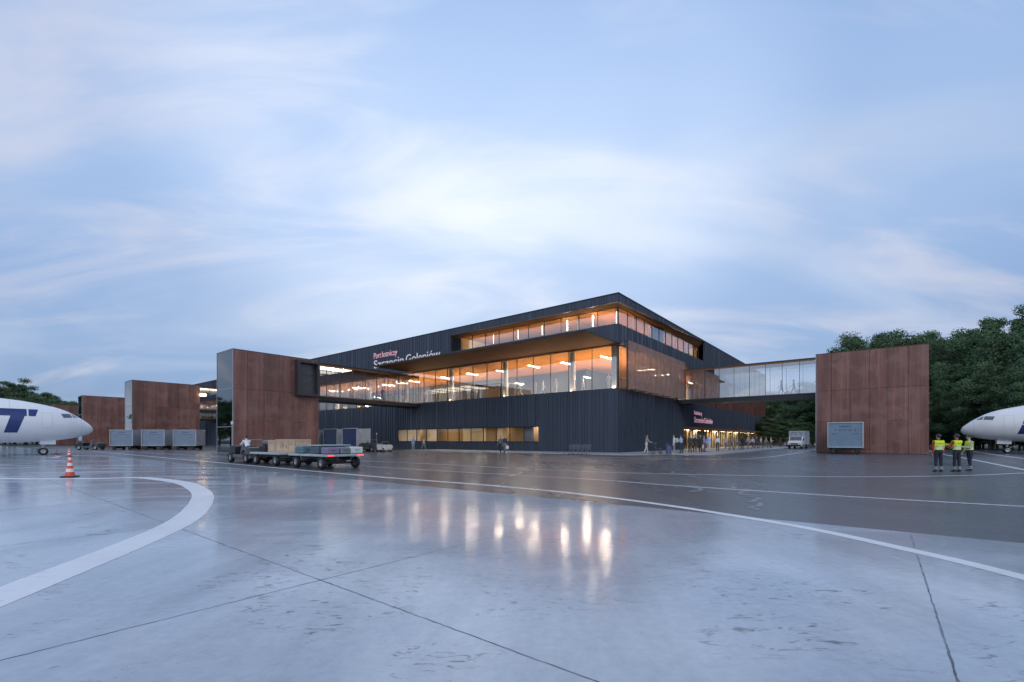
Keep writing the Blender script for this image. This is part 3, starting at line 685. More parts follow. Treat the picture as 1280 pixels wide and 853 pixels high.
    let([[(12.2, 4.55), (15.6, 4.55), (15.4, 3.86), (12.0, 3.86)], [(13.6, 3.87), (14.4, 3.87), (14.0, z0), (13.1, z0)]], 1, 'letter_t')
    g = MB()
    for s in (-1, 1): g.box(-4.08, -2.93, s*.46-.02, s*.46+.02, 1.08, 1.66)
    g.build('gear_door', AWH, t)
    ng = MB().tube([(-3.75, 0, 1.6), (-3.81, 0, .37)], .085, 12).tube([(-3.81, -.36, .37), (-3.81, .36, .37)], .05, 10).tube([(-3.80, 0, .75), (-3.35, 0, 1.55)], .045, 8).tube([(-3.83, 0, .62), (-4.25, 0, .78), (-4.45, 0, .70)], .04, 8).box(-3.95, -3.80, -.12, .12, 1.0, 1.16).build('nose_gear', STEEL, t)
    for s in (-1, 1): wheel(ng, (-3.81, s*.24, .37), .37, .24)
    for s in (-1, 1):
        P = [(-13, s*1.9, 1.75), (-19, s*1.9, 1.75), (-22.2, s*15.5, 2.9), (-20.6, s*15.5, 2.9)]
        v = [(p[0], p[1], p[2]+.28*(1 if i < 2 else .25)) for i, p in enumerate(P)]+[(p[0], p[1], p[2]-.28*(1 if i < 2 else .25)) for i, p in enumerate(P)]
        MB().add(v, [(0, 1, 2, 3), (7, 6, 5, 4), (0, 4, 5, 1), (1, 5, 6, 2), (2, 6, 7, 3), (3, 7, 4, 0)]).build('wing', AGR, t)
        MB().lathe([(.62, -15.9), (.80, -15.2), (.82, -14), (.78, -12.6), (.70, -12.35), (.62, -12.5), (.55, -13.2), (.001, -13.3)], (0, s*5.2, 1.25), 0, 28).build('engine', AGR, t)
        v = [(-33, s*.5, 4.7), (-36.4, s*.5, 4.7), (-37.8, s*5.5, 5.3), (-36.2, s*5.5, 5.3)]
        MB().add([(a, b, c+.1) for a, b, c in v]+[(a, b, c-.1) for a, b, c in v], [(0, 1, 2, 3), (7, 6, 5, 4), (0, 4, 5, 1), (1, 5, 6, 2), (2, 6, 7, 3), (3, 7, 4, 0)]).build('tailplane', AGR, t)
        for x in (-17.2, -18.3): pass
        mg = MB().tube([(-17.6, s*2.6, 1.8), (-17.6, s*2.6, .5)], .12, 12).build('main_gear', STEEL, t)
        for q in (-.28, .28): wheel(mg, (-17.6, s*2.6+q, .5), .5, .36)
    MB().prism([(-30.5, 5.5), (-36.8, 5.3), (-38.6, 11.2), (-36.3, 11.2)], 1, -.14, .14).build('tail_fin', NAVY, t)
    return t
airliner('airliner', (-45.42, 49.78), math.atan2(V.y, V.x), 'white airliner nose at the left edge with navy letter T')
airliner('airliner', (53.29, 54.55), math.atan2(U.y, U.x), 'white airliner nose at the right edge beside the dark trees')
# ------------------------------------------------------------------ apron vehicles, heading +x
UH = math.atan2(U.y, U.x)
TRG = paint('tractor_grey', (.10, .108, .115), .45, .1, .2, 3); SEATM = paint('seat_vinyl', (.03, .03, .035), .55, 0, .2, 4); PALEG = paint('pale_enamel', (.55, .56, .56), .4, .1, .08, 3)
DGREEN = paint('dark_green_enamel', (.045, .065, .06), .4, .1, .15, 3); WARMW = paint('warm_white_enamel', (.62, .58, .57), .4, .05, .08, 3)
def tractor(label, body, hood, group=None, pole=True):
    t = empty('tow_tractor', (0, 0, 0), 0, label, 'tow tractor', group)
    b = MB().box(-1.75, 1.75, -.66, .66, .30, .56, bv=.05)
    b.prism([(-1.75, .56), (-1.75, 1.02), (-1.55, 1.08), (-.62, 1.08), (-.5, .95), (-.42, .56)], 1, -.70, .70)
    for s in (-1, 1): b.prism([(-1.68, .62), (-1.60, .88), (-1.40, .98), (-1.10, .98), (-.88, .86), (-.80, .62), (-.90, .60), (-.96, .78), (-1.13, .88), (-1.37, .88), (-1.52, .78), (-1.58, .60)], 1, s*.71 if s > 0 else -.84, s*.84 if s > 0 else -.71)
    b.build('body', body, t)
    h = MB().prism([(.72, .56), (.72, 1.10), (.95, 1.16), (1.55, 1.06), (1.82, .86), (1.86, .56)], 1, -.60, .60).box(1.86, 1.96, -.66, .66, .36, .58, bv=.03)
    h.build('hood', hood, t)
    for s in (-1, 1): MB().lathe([(.001, .05), (.075, .05), (.085, 0)], (1.83, s*.42, .80), 0, 14).build('headlight', PALEG, t)
    s_ = MB().box(-.45, .10, -.30, .30, .78, .92, bv=.04).box(-.52, -.40, -.30, .30, .90, 1.16, bv=.04).box(-.40, .05, -.26, .26, .56, .78); s_.build('seat', SEATM, t)
    sc = MB().tube([(.86, .0, 1.08), (.60, 0, 1.30)], .025, 8)
    M = Matrix.Translation((.60, 0, 1.30)) @ Matrix.Rotation(R(-50), 4, 'Y'); ring = [M @ Vector((.19*math.cos(q), .19*math.sin(q), 0)) for q in np.linspace(0, 2*math.pi, 21)]
    sc.tube(ring, .016, 6).tube([ring[0], ring[10]], .012, 6); sc.build('steering_wheel', BLACK, t)
    MB().tube([(-.55, .62, 1.06), (-.62, .62, 1.55), (-.62, -.62, 1.55), (-.55, -.62, 1.06)], .022, 8).build('roll_bar', STEEL, t)
    if pole:
        p = MB().tube([(1.90, .35, .55), (1.90, .35, 2.62)], .026, 8).build('beacon_pole', STEEL, t)
        MB().lathe([(.07, 2.62), (.085, 2.66), (.075, 2.82), (.03, 2.86), (.001, 2.86)], (1.90, .35, 0), 2, 14).build('beacon', PALEG, p)
    MB().box(-1.95, -1.75, -.06, .06, .36, .46).build('hitch', BLACK, t)
    for x in (1.30, -1.24):
        for s in (-1, 1): wheel(t, (x, s*.62, .33), .33, .22)
    return t
tr = tractor('grey tow tractor with driver pulling the crate train', TRG, DARK)
place(tr, *T(-35.15, 10.35), 0, UH)
t2 = copy_tree(tr); place(t2, -66.0, 72.0, 0, math.pi, 'small dark tow tractor in front of the grey container row')
t3 = tractor('dark green tow tractor parked by the grey container end', DGREEN, DGREEN); place(t3, *T(-13.2, 28.5), 0, UH)
t4 = tractor('off white tow tractor parked behind the dark green tractor', WARMW, WARMW); place(t4, *T(-13.0, 26.0), 0, UH); t4.scale = (.56, .85, .85)
DECK = paint('worn_deck', (.42, .47, .47), .5, .3, .25, 2)
def dolly(label):
    t = empty('baggage_dolly', (0, 0, 0), 0, label, 'baggage dolly', 'flat dollies of the crate train')
    bx(-2.05, 2.05, -1.12, 1.12, .66, .78, bv=.02).build('deck', DECK, t)
    MB().box(-1.9, 1.9, -.45, -.33, .46, .66).box(-1.9, 1.9, .33, .45, .46, .66).tube([(-1.35, -.95, .30), (-1.35, .95, .30)], .05, 10).tube([(1.35, -.95, .30), (1.35, .95, .30)], .05, 10).box(-1.43, -1.27, -.42, .42, .33, .47).box(1.27, 1.43, -.42, .42, .33, .47).build('chassis', DARK, t)
    MB().box(2.0, 2.75, -.05, .05, .44, .52).tube([(2.75, 0, .40), (2.75, 0, .58)], .06, 10).build('drawbar', STEEL, t)
    for x in (-1.40, 1.30):
        for s in (-1, 1): wheel(t, (x, s*.98, .31), .31, .22)
    return t
d1 = dolly('first flat dolly carrying wooden crates right behind the tractor'); place(d1, *T(-34.9, 6.05), 0, UH)
d2 = copy_tree(d1); place(d2, *T(-34.85, .95), 0, UH, 'last flat dolly carrying coloured cases with red tail lights')
for s in (-1, 1): bx(-2.09, -2.051, s*.86-.16, s*.86+.16, .70, .75, bv=.01).build('tail_light', RED, d2)
PLY = m_wood('plywood', (.44, .32, .22), (.60, .46, .34), 0, .6)
STEN = paint('stencil_ink', (.06, .05, .045), .7, 0, .1, 5)
def crate(b, a, lx, ly, lz, z, label, cat='crate', group=None, stencil=True):
    t = empty('wooden_crate', (*T(b, a), z), UH, label, cat, group)
    m = MB().box(-lx/2+.03, lx/2-.03, -ly/2+.03, ly/2-.03, .02, lz-.02)
    for x in np.linspace(-lx/2+.05, lx/2-.05, max(2, round(lx/.85)+1)):
        m.box(x-.05, x+.05, ly/2-.029, ly/2, .1, lz-.1).box(x-.05, x+.05, -ly/2, -ly/2+.029, .1, lz-.1)
    for z_ in (0, lz-.1): m.box(-lx/2, lx/2, ly/2-.029, ly/2+.002, z_, z_+.1).box(-lx/2, lx/2, -ly/2-.002, -ly/2+.029, z_, z_+.1).box(-lx/2-.002, -lx/2+.029, -ly/2+.03, ly/2-.03, z_, z_+.1)
    m.build('crate_body', PLY, t)
    if stencil:
        k = MB()
        for (x, zz, w, h) in ((-.62, .30, .03, .26), (-.52, .30, .10, .03), (-.30, .28, .03, .30), (-.22, .42, .09, .03), (-.22, .34, .03, .12), (.12, .3, .16, .03), (.18, .34, .06, .10), (.62, .50, .05, .05), (.74, .50, .05, .05)):
            k.box(-x-w/2, -x+w/2, ly/2-.028, ly/2-.024, zz*lz/.8, (zz+h)*lz/.8)
        k.build('stencil_mark', STEN, t)
    return t
crate(-34.75, 4.95, 2.5, 1.0, .80, .785, 'long plywood crate with dark stencil marks on the first dolly')
crate(-34.75, 6.75, .95, 1.0, .74, .785, 'short plywood crate between the long crate and the dark roll', stencil=False)
rl = empty('fabric_roll', (*T(-34.9, 7.75), .785), UH, 'dark grey roll lying on a low black case ahead of the crates', 'roll')
MB().tube([(-.75, 0, .56), (.75, 0, .56)], .20, 20).build('roll', TRG, rl); MB().box(-.42, .42, -.5, .5, 0, .36, bv=.03).build('case', BLACK, rl)
def case(name, b, a, lx, ly, lz, z, col, label):
    t = empty(name, (*T(b, a), z), UH, label, 'case', 'cases on the last dolly')
    bx(-lx/2, lx/2, -ly/2, ly/2, .02, lz, bv=.04).build('shell', paint('case_'+name+str(round(col[0]*1000)), col, .45, 0, .12, 5), t)
    m = MB().tube([(-lx/2-.002, -.10, lz*.6), (-lx/2-.05, -.10, lz*.6), (-lx/2-.05, .10, lz*.6), (-lx/2-.002, .10, lz*.6)], .012, 6)
    m.build('handle', BLACK, t)
    MB().box(-lx/2+.03, lx/2-.03, -ly/2-.004, ly/2+.004, lz*.48, lz*.52).build('seam', DARK, t); return t
case('suitcase', -35.45, -.60, .62, .72, .36, .785, (.20, .17, .25), 'mauve case at the near rear corner of the last dolly')
case('suitcase', -34.75, -.60, .62, .56, .37, .785, (.17, .20, .22), 'slate grey case between the mauve and the pale case')
case('suitcase', -34.05, -.60, .62, .74, .38, .785, (.55, .60, .58), 'pale grey green case at the far rear corner of the last dolly')
case('flight_case', -34.80, .55, .9, 1.9, .44, .785, (.06, .09, .12), 'wide dark teal case behind the three small cases')
case('flight_case', -35.55, 1.95, .8, .62, .42, .785, (.09, .16, .20), 'blue green case at the front near side of the last dolly')
case('suitcase', -35.40, 2.62, .45, .55, .34, .785, (.20, .10, .20), 'dark plum case at the very front of the last dolly')
tp = bx(-.48, .48, -.98, .98, 0, .05, bv=.01).build('case_lid', paint('mint_lid', (.40, .50, .46), .4, 0, .08, 4)); place(tp, *T(-34.80, .55), 1.227, UH); tag(tp, 'mint green flat lid lying on the wide teal case', 'lid')
# container trailers
CB1 = paint('container_blue_grey', (.20, .26, .34), .42, .2, .14, .8); CB2 = paint('container_navy', (.035, .06, .15), .45, .1, .2, .8); CEND = paint('container_end_grey', (.42, .44, .47), .45, .15, .12, 1.5)
CB3 = paint('container_pale_blue', (.17, .245, .33), .4, .2, .12, .8)
def container(label, body, group):
    t = empty('container_trailer', (0, 0, 0), 0, label, 'container trailer', group)
    L2, W2, z0, z1 = 1.75, 1.0, .66, 3.12
    m = MB().box(-L2+.06, L2-.06, -W2+.04, W2-.04, z0, z1-.04)
    for k in range(1, 3):
        z = z0+(z1-z0)*k/3
        for s in (-1, 1): m.box(-L2+.1, L2-.1, s*(W2-.035)-.006, s*(W2-.035)+.006, z-.02, z+.02)
    m.build('container_body', body, t)
    f = MB()
    for sx in (-1, 1):
        for sy in (-1, 1): f.box(sx*L2-.05, sx*L2+.05, sy*W2-.05, sy*W2+.05, z0-.04, z1)
    for sy in (-1, 1):
        f.box(-L2+.051, L2-.051, sy*W2-.045, sy*W2+.045, z1-.1, z1-.002); f.box(-L2+.051, L2-.051, sy*W2-.045, sy*W2+.045, z0-.04, z0+.05)
    f.build('frame', CEND, t)
    for sx in (-1, 1):
        e = MB(); e.box(sx*(L2-.03)-.012, sx*(L2-.03)+.012, -W2+.06, W2-.06, z0+.02, z1-.1)
        for z in np.linspace(z0+.25, z1-.3, 6): e.box(sx*(L2+.005)-.02, sx*(L2+.005)+.02, -W2+.052, W2-.052, z, z+.06)
        e.build('end_panel', CEND, t)
    k = MB()                                    # two rows of small worn marks and two arcs on each long side
    for s in (-1, 1):
        y = s*(W2-.036)
        def mk(x, z, w, h): k.box(x-w/2, x+w/2, y-.004 if s < 0 else y-.001, y+.001 if s < 0 else y+.004, z, z+h)
        for i, w in enumerate((.10, .07, .11, .06, .09, .10, .07, .05, .09)): mk(-.55+.135*i, 2.62, w, .12)
        for i, w in enumerate((.16, 0, .13, .10, .06, .14, 0, .10, .12, 0, .15)):
            if w: mk(-1.0+.2*i, 2.25, w, .16)
        for cx in (-1.05, 1.05):
            for q in range(9): mk(cx-.28+.07*q, 2.0-.09*math.sin(math.pi*q/8), .072, .05)
    k.build('worn_marks', paint('worn_print', (.05, .07, .12), .6, 0, .2, 6), t)
    MB().box(-1.7, 1.7, -.5, -.38, .42, .61).box(-1.7, 1.7, .38, .5, .42, .61).tube([(-1.2, -.85, .27), (-1.2, .85, .27)], .05, 8).tube([(1.2, -.85, .27), (1.2, .85, .27)], .05, 8).box(-1.25, -1.15, -.5, .5, .30, .43).box(1.15, 1.25, -.5, .5, .30, .43).build('chassis', DARK, t)
    MB().box(1.70, 2.55, -.05, .05, .44, .52).build('drawbar', DARK, t)
    for x in (-1.2, 1.2):
        for s in (-1, 1): wheel(t, (x, s*.86, .27), .27, .2, hub=DARK)
    return t
gC = 'grey blue container trailers in a row'
c1 = container('first grey blue container trailer right behind the small dark tractor', CB1, gC); place(c1, -60.4, 72.0, 0, math.pi)
c2 = copy_tree(c1); place(c2, -55.5, 72.0, 0, math.pi, 'middle grey blue container trailer of the row of three')
c3 = copy_tree(c1); place(c3, -50.6, 72.0, 0, math.pi, 'last grey blue container trailer of the row, pale ribbed end showing')
n1 = container('navy container trailer with large pale ribbed end beside the dark green tractor', CB2, 'navy container trailers under the bridge'); place(n1, *T(-13, 32.2), 0, UH)
n2 = copy_tree(n1); place(n2, *T(-13, 37.0), 0, UH, 'middle navy container trailer under the left bridge')
n3 = copy_tree(n1); place(n3, *T(-13, 41.8), 0, UH, 'navy container trailer mostly hidden by the nearest rust tower')
cr = container('lone pale blue container trailer in front of the right rust tower', CB3, 'container by the right tower'); place(cr, *T(14.3, -20.3), 0, math.atan2(-U.y, -U.x)); cr.scale = (.88, 1, 1.12)
del cr['group']
# box truck
VH = math.atan2(-V.y, -V.x)
tk = empty('box_truck', (50.1, 80.5), VH-.06, 'white fronted box truck parked left of the right rust tower', 'truck')
MB().prism([(1.0, .45), (1.0, 2.0), (1.25, 2.12), (1.85, 1.40), (2.75, 1.22), (2.85, .95), (2.85, .45)], 1, -1.0, 1.0).build('cab', WHITE, tk)
MB().prism([(1.30, 2.08), (1.84, 1.44), (1.86, 1.45), (1.33, 2.10)], 1, -.88, .88).build('windscreen', ACG, tk)
b = MB().box(-3.4, .95, -1.2, 1.2, .75, 3.1, bv=.03); b.build('cargo_box', paint('cargo_grey', (.36, .40, .47), .45, .1, .12, 1), tk)
k = MB()
for i, w in enumerate((.5, .3, .4)): k.box(.952, .956, -.85+.6*i, -.85+.6*i+w, 2.72, 2.84)
for i, w in enumerate((.2, .35, .25, .3)): k.box(.952, .956, -.9+.45*i, -.9+.45*i+w, 2.4, 2.5)
k.build('worn_marks', MC['worn_print'], tk)
MB().box(2.86, 2.92, -.98, .98, .48, .72, bv=.02).box(2.86, 2.88, -.55, .55, .78, .98).build('bumper', DARK, tk)
for s in (-1, 1): MB().box(2.80, 2.87, s*.78-.14, s*.78+.14, .86, 1.04, bv=.02).build('headlight', PALEG, tk)
for s in (-1, 1): MB().box(1.72, 1.86, s*1.18-.10, s*1.18+.10, 1.45, 1.75, bv=.02).tube([(1.8, s*1.0, 1.5), (1.8, s*1.12, 1.6)], .02, 6).build('mirror', BLACK, tk)
MB().box(-3.3, 2.0, -.45, .45, .45, .74).build('chassis', DARK, tk)
for x in (1.95, -2.3):
    for s in (-1, 1): wheel(tk, (x, s*.90, .38), .38, .26)
# cones
CO1 = paint('cone_orange', (.72, .07, .035), .45, 0, .12, 6); CO2 = paint('cone_white_band', (.72, .70, .68), .4, 0, .08, 6)
def cone(label, loc, h):
    t = empty('traffic_cone', loc, random.random(), label, 'traffic cone', 'orange and white traffic cones')
    MB().box(-.24, .24, -.24, .24, 0, .045, bv=.015).build('base', BLACK, t)
    m = MB(); r = lambda q: .165*(1-q)+.032*q; q = [0, .22, .40, .56, .72, .88, 1.0]
    for i in range(6): m.lathe([(r(q[i]), .045+(h-.045)*q[i]), (r(q[i+1]), .045+(h-.045)*q[i+1])], seg=24, mi=i % 2)
    m.lathe([(r(1), h), (.001, h)], seg=24, mi=1 if False else 0); m.build('cone_body', [CO1, CO2], t); return t
cone('large banded cone standing nearest on the wet concrete', (*ground(87.3, 596.5), .004), .80)
cone('banded cone farther back in line with the nearest cone', (*ground(86.5, 571), .004), .72)
cone('small far cone beside the left airliner nose wheel', (*ground(71, 568.2), .0), .62)
# luggage trolleys
TW = paint('trolley_wire', (.42, .44, .48), .4, .6, .15, 6)
def trolley():
    t = empty('luggage_trolley', (0, 0, 0), 0, 'empty grey luggage trolley in the nested row by the dark facade', 'luggage trolley', 'nested luggage trolleys')
    f = MB().tube([(.55, .18, .16), (-.35, .30, .16), (-.42, .30, 1.0), (-.50, .30, 1.05), (-.50, -.30, 1.05), (-.42, -.30, 1.0), (-.35, -.30, .16), (.55, -.18, .16), (.55, .18, .16)], .018, 6)
    for x in (-.2, 0, .2, .4): f.tube([(x, .27-.08*(x+.2), .17), (x, -.27+.08*(x+.2), .17)], .01, 5)
    f.build('frame', TW, t)
    bk = MB()
    for z in (.62, .72, .82, .92): bk.tube([(-.40, .29, z), (-.40, -.29, z)], .009, 5)
    bk.tube([(-.4, .29, .9), (-.2, .25, .82), (-.2, -.25, .82), (-.4, -.29, .9)], .01, 5).build('basket', TW, t)
    for p in ((.5, 0), (-.32, .27), (-.32, -.27)): wheel(t, (p[0], p[1], .075), .075, .04)
    return t
tl = trolley()
for i in range(5): place(tl if i == 0 else copy_tree(tl), *T(-6.9, .3+.52*i), 0, UH)
# ------------------------------------------------------------------ people
PC = {}
def rotx(p, a, o): y, z = p[1]-o[1], p[2]-o[2]; return Vector((p[0], o[1]+y*math.cos(a)-z*math.sin(a), o[2]+y*math.sin(a)+z*math.cos(a)))
POSES = dict(
    stand=dict(legs=((3, 3), (-3, 2)), arms=((4, 10, 8), (-3, 12, 8)), lean=0),
    talk=dict(legs=((4, 4), (-4, 4)), arms=((20, 80, 12), (6, 22, 10)), lean=2),
    walk=dict(legs=((26, 8), (-18, 22)), arms=((-24, 14, 6), (24, 26, 6)), lean=4),
    stroll=dict(legs=((14, 4), (-12, 14)), arms=((-14, 14, 7), (13, 22, 7)), lean=3),
    push=dict(legs=((15, 5), (-12, 15)), arms=((28, 50, 4), (30, 48, 4)), lean=5),
    cross=dict(legs=((3, 2), (-2, 3)), arms=((24, 96, 6), (26, 92, 6)), lean=0),
    sit=dict(legs=((80, 78), (76, 66)), arms=((52, 34, 6), (50, 38, 6)), lean=24))
def body(pose):
    if pose in PC: return PC[pose]
    P = POSES[pose]; caps = []; mb = MB(); O = Vector((0, 0, .93)); ln = R(P['lean'])
    def cap(a, ra, b, rb, tg, flat=1.0):
        a, b = Vector(a), Vector(b); d = (b-a); n = d.normalized() if d.length > 1e-5 else Vector((0, 0, 1)); pts = []; rr = []
        for q in (80, 55, 25, 0): pts.append(a-n*ra*math.sin(R(q))); rr.append(max(.002, ra*math.cos(R(q))))
        for q in (0, 25, 55, 80): pts.append(b+n*rb*math.sin(R(q))); rr.append(max(.002, rb*math.cos(R(q))))
        mb.tube(pts, rr, 14, 0, True, True, flat); caps.append((a, ra, b, rb, tg))
    L_ = lambda p: rotx(Vector(p), ln, O)
    rings = [(.84, .10, .085), (.90, .160, .118), (.98, .163, .120), (1.08, .142, .108), (1.18, .142, .108), (1.29, .165, .116), (1.37, .182, .112), (1.425, .172, .095), (1.465, .11, .075), (1.49, .06, .06)]
    vs = []; fs = []; n = 20
    for z, rx, ry in rings:
        for k in range(n): q = 2*math.pi*k/n; vs.append(L_((rx*math.cos(q), ry*math.sin(q)+.005, z)))
    for i in range(len(rings)-1):
        for k in range(n): a = i*n+k; b = i*n+(k+1) % n; fs.append((a, b, b+n, a+n))
    fs += [tuple(range(n))[::-1], tuple(range((len(rings)-1)*n, len(rings)*n))]; mb.add(vs, fs)
    caps.append((L_((0, 0, 1.06)), .14, L_((0, 0, 1.38)), .17, 'top')); caps.append((L_((0, 0, .88)), .13, L_((0, 0, .96)), .15, 'bot'))
    cap(L_((0, .012, 1.44)), .058, L_((0, -.005, 1.56)), .054, 'skin')
    hl = ln*.35
    N0 = L_((0, .0, 1.50)); H = lambda p: rotx(Vector(p)+(N0-Vector((0, 0, 1.50))), hl, N0)
    hc = H((0, -.012, 1.655))
    def ell(c, r, tg): mb.ball(tuple(c), r, 0, 18, 12); caps.append((Vector(c), min(r), Vector(c), min(r), tg))
    ell(H((0, .004, 1.665)), (.078, .096, .098), 'skin'); ell(H((0, -.030, 1.600)), (.056, .062, .068), 'skin')
    cap(H((0, -.088, 1.658)), .010, H((0, -.110, 1.622)), .015, 'skin')
    for s in (-1, 1):
        ell(H((s*.078, .008, 1.64)), (.014, .022, .032), 'skin')
        caps.append((H((s*.031, -.092, 1.652)), .012, H((s*.031, -.092, 1.652)), .012, 'hair'))
    caps.append((H((-.018, -.092, 1.592)), .006, H((.018, -.092, 1.592)), .006, 'lip'))
    for s, (th, kn) in zip((1, -1), P['legs']):
        a = R(th); hip = Vector((s*.088, 0, .90)); kne = hip+Vector((s*.012, -math.sin(a), -math.cos(a)))*.43
        a2 = a-R(kn); ank = kne+Vector((0, -math.sin(a2), -math.cos(a2)))*.41
        cap(hip, .090, kne, .062, 'bot'); cap(kne, .062, ank, .050, 'bot')
        fa = a2*.6; f = lambda y, z: ank+Vector((0, y*math.cos(fa)-z*math.sin(fa), y*math.sin(fa)+z*math.cos(fa)))
        cap(f(.03, -.035), .042, f(-.06, -.045), .040, 'shoe'); cap(f(-.06, -.045), .040, f(-.165, -.055), .030, 'shoe'); cap(ank, .046, f(.02, -.03), .042, 'shoe')
    for s, (sh, el, ab) in zip((1, -1), P['arms']):
        a = R(sh); S0 = L_((s*.180, .005, 1.395)); ul = Vector((s*math.sin(R(ab)), -math.sin(a), -math.cos(a)*math.cos(R(ab)))).normalized()
        E = S0+ul*.285; a2 = a+R(el); inn = -s*math.sin(R(min(el, 60)*.35)); fl = Vector((inn*.55, -math.sin(a2), -math.cos(a2))).normalized(); Wr = E+fl*.245
        cap(S0, .062, E, .046, 'top'); cap(E, .046, Wr, .034, 'top')
        sd = Vector((0, 1, 0)) if abs(fl.y) < .7 else Vector((0, 0, 1)); sd = (sd-fl*sd.dot(fl)).normalized()    # across the palm
        pn = fl.cross(sd).normalized()*(1 if (fl.cross(sd)).x*s < 0 else -1)                                      # palm faces the body
        K = Wr+fl*.095
        for q in (-.028, -.010, .010, .028): cap(Wr+fl*.012+sd*q*.55, .015, K+sd*q, .0125, 'skin')
        for q, ln_ in ((-.031, .062), (-.011, .076), (.010, .070), (.030, .054)):
            b0 = K+sd*q; b1 = b0+(fl*.88+pn*.40).normalized()*ln_*.55; b2 = b1+(fl*.55+pn*.80).normalized()*ln_*.5
            cap(b0, .0115, b1, .0105, 'skin'); cap(b1, .0105, b2, .009, 'skin')
        t0 = Wr+fl*.03-sd*.024; t1 = t0+(fl*.7-sd*.6+pn*.35).normalized()*.042; t2 = t1+(fl*.9-sd*.1+pn*.4).normalized()*.034
        cap(t0, .014, t1, .0125, 'skin'); cap(t1, .0125, t2, .010, 'skin')
    tmp = bpy.data.objects.new('tmp', mb.mesh('tmp', [])); COL.objects.link(tmp)
    m = tmp.modifiers.new('r', 'REMESH'); m.mode = 'VOXEL'; m.voxel_size = .0095; m.use_smooth_shade = True
    m2 = tmp.modifiers.new('s', 'SMOOTH'); m2.factor = .5; m2.iterations = 2
    dg = bpy.context.evaluated_depsgraph_get(); dg.update(); me = bpy.data.meshes.new_from_object(tmp.evaluated_get(dg)); bpy.data.objects.remove(tmp)
    zmin = min(v.co.z for v in me.vertices) if pose != 'sit' else 0.0
    nf = len(me.polygons); ce = np.empty(nf*3); me.polygons.foreach_get('center', ce); ce = ce.reshape(-1, 3)
    best = np.full(nf, 9.0); lab = np.zeros(nf, dtype=np.int32); order = ['skin', 'top', 'bot', 'shoe', 'hair', 'lip']
    for a, ra, b, rb, tg in caps:
        a_, b_ = np.array(a), np.array(b); d = b_-a_; dd = d @ d
        t = np.clip(((ce-a_) @ d)/dd, 0, 1) if dd > 1e-9 else np.zeros(nf)
        dist = np.linalg.norm(ce-(a_+t[:, None]*d), axis=1)-(ra+(rb-ra)*t)
        if tg in ('lip',): dist = dist-.004
        k = dist < best; best[k] = dist[k]; lab[k] = order.index(tg)
    me.polygons.foreach_set('material_index', lab)
    me.transform(Matrix.Translation((0, 0, -zmin)))
    for _ in order: me.materials.append(None)
    # hair cap
    hb = MB().ball((0, .006, 1.668), (.086, .104, .106), 0, 24, 16)
    keep = []
    for f in hb.f:
        c = sum((Vector(hb.v[i]) for i in f), Vector())/len(f)
        if c.z > 1.668+.052-.25*(c.y-.0) or (c.y > .02 and c.z > 1.60): keep.append(f)
    hb.f = keep; hb.m = [0]*len(keep); hb.sm = [True]*len(keep); hb.v = [tuple(H(v)-Vector((0, 0, zmin))) for v in hb.v]
    hm = hb.mesh('hair', [None])
    lb = MB().tube([H((0, .06, 1.70)), H((0, .095, 1.62)), H((0, .095, 1.52)), H((0, .085, 1.42))], [.06, .075, .07, .03], 14, flat=1.0)
    lb.v = [tuple(Vector(v)-Vector((0, 0, zmin))) for v in lb.v]; lh = MB().add(hb.v, hb.f, 0, True).add(lb.v, lb.f, 0, True).mesh('hair', [None])
    vsel = [i for i in range(nf) if lab[i] == 1 and .985 < ce[i][2] < 1.45 and abs(ce[i][0]) < .20]
    PC[pose] = (me, hm, lh, zmin, vsel); return PC[pose]
SKINS = [paint('skin_light', (.52, .33, .25), .5, 0, .06, 8), paint('skin_tan', (.38, .22, .15), .5, 0, .06, 8)]
HAIRS = [paint('hair_dark', (.03, .022, .018), .6, 0, .2, 20), paint('hair_brown', (.10, .06, .035), .6, 0, .2, 20), paint('hair_fair', (.34, .24, .13), .6, 0, .2, 20)]
LIP = paint('lip', (.30, .13, .11), .5, 0, .05, 5)
CL = {}
def cloth(c):
    k = 'cloth_%02d_%02d_%02d' % tuple(int(v*99) for v in c); return paint(k, c, .8, 0, .12, 7)
def person(label, pose, loc, face, top, bot, shoe=(.04, .04, .04), h=1.0, skin=0, hair=0, long=False, group='people'):
    me, hm, lh, zm, vs = body(pose)
    o = bpy.data.objects.new('person', me); COL.objects.link(o)
    o.location = loc; o.scale = (h, h, h); o.rotation_euler = (0, 0, math.atan2(face[1], face[0])+math.pi/2)
    tag(o, label, 'person', group)
    for sl_, m in zip(o.material_slots, (SKINS[skin], cloth(top), cloth(bot), cloth(shoe), HAIRS[hair], LIP)): sl_.link = 'OBJECT'; sl_.material = m
    hh = bpy.data.objects.new('hair', lh if long else hm); COL.objects.link(hh); hh.parent = o; hh.material_slots[0].link = 'OBJECT'; hh.material_slots[0].material = HAIRS[hair]
    return o
VEST = paint('hi_vis_yellow', (.62, .78, .02), .6, 0, .08, 8); VEST.node_tree.nodes['Principled BSDF'].inputs['Emission Strength'].default_value = 0
REFL = paint('reflective_band', (.55, .57, .58), .35, .3, .06, 8); NAVYC = (.016, .020, .036)
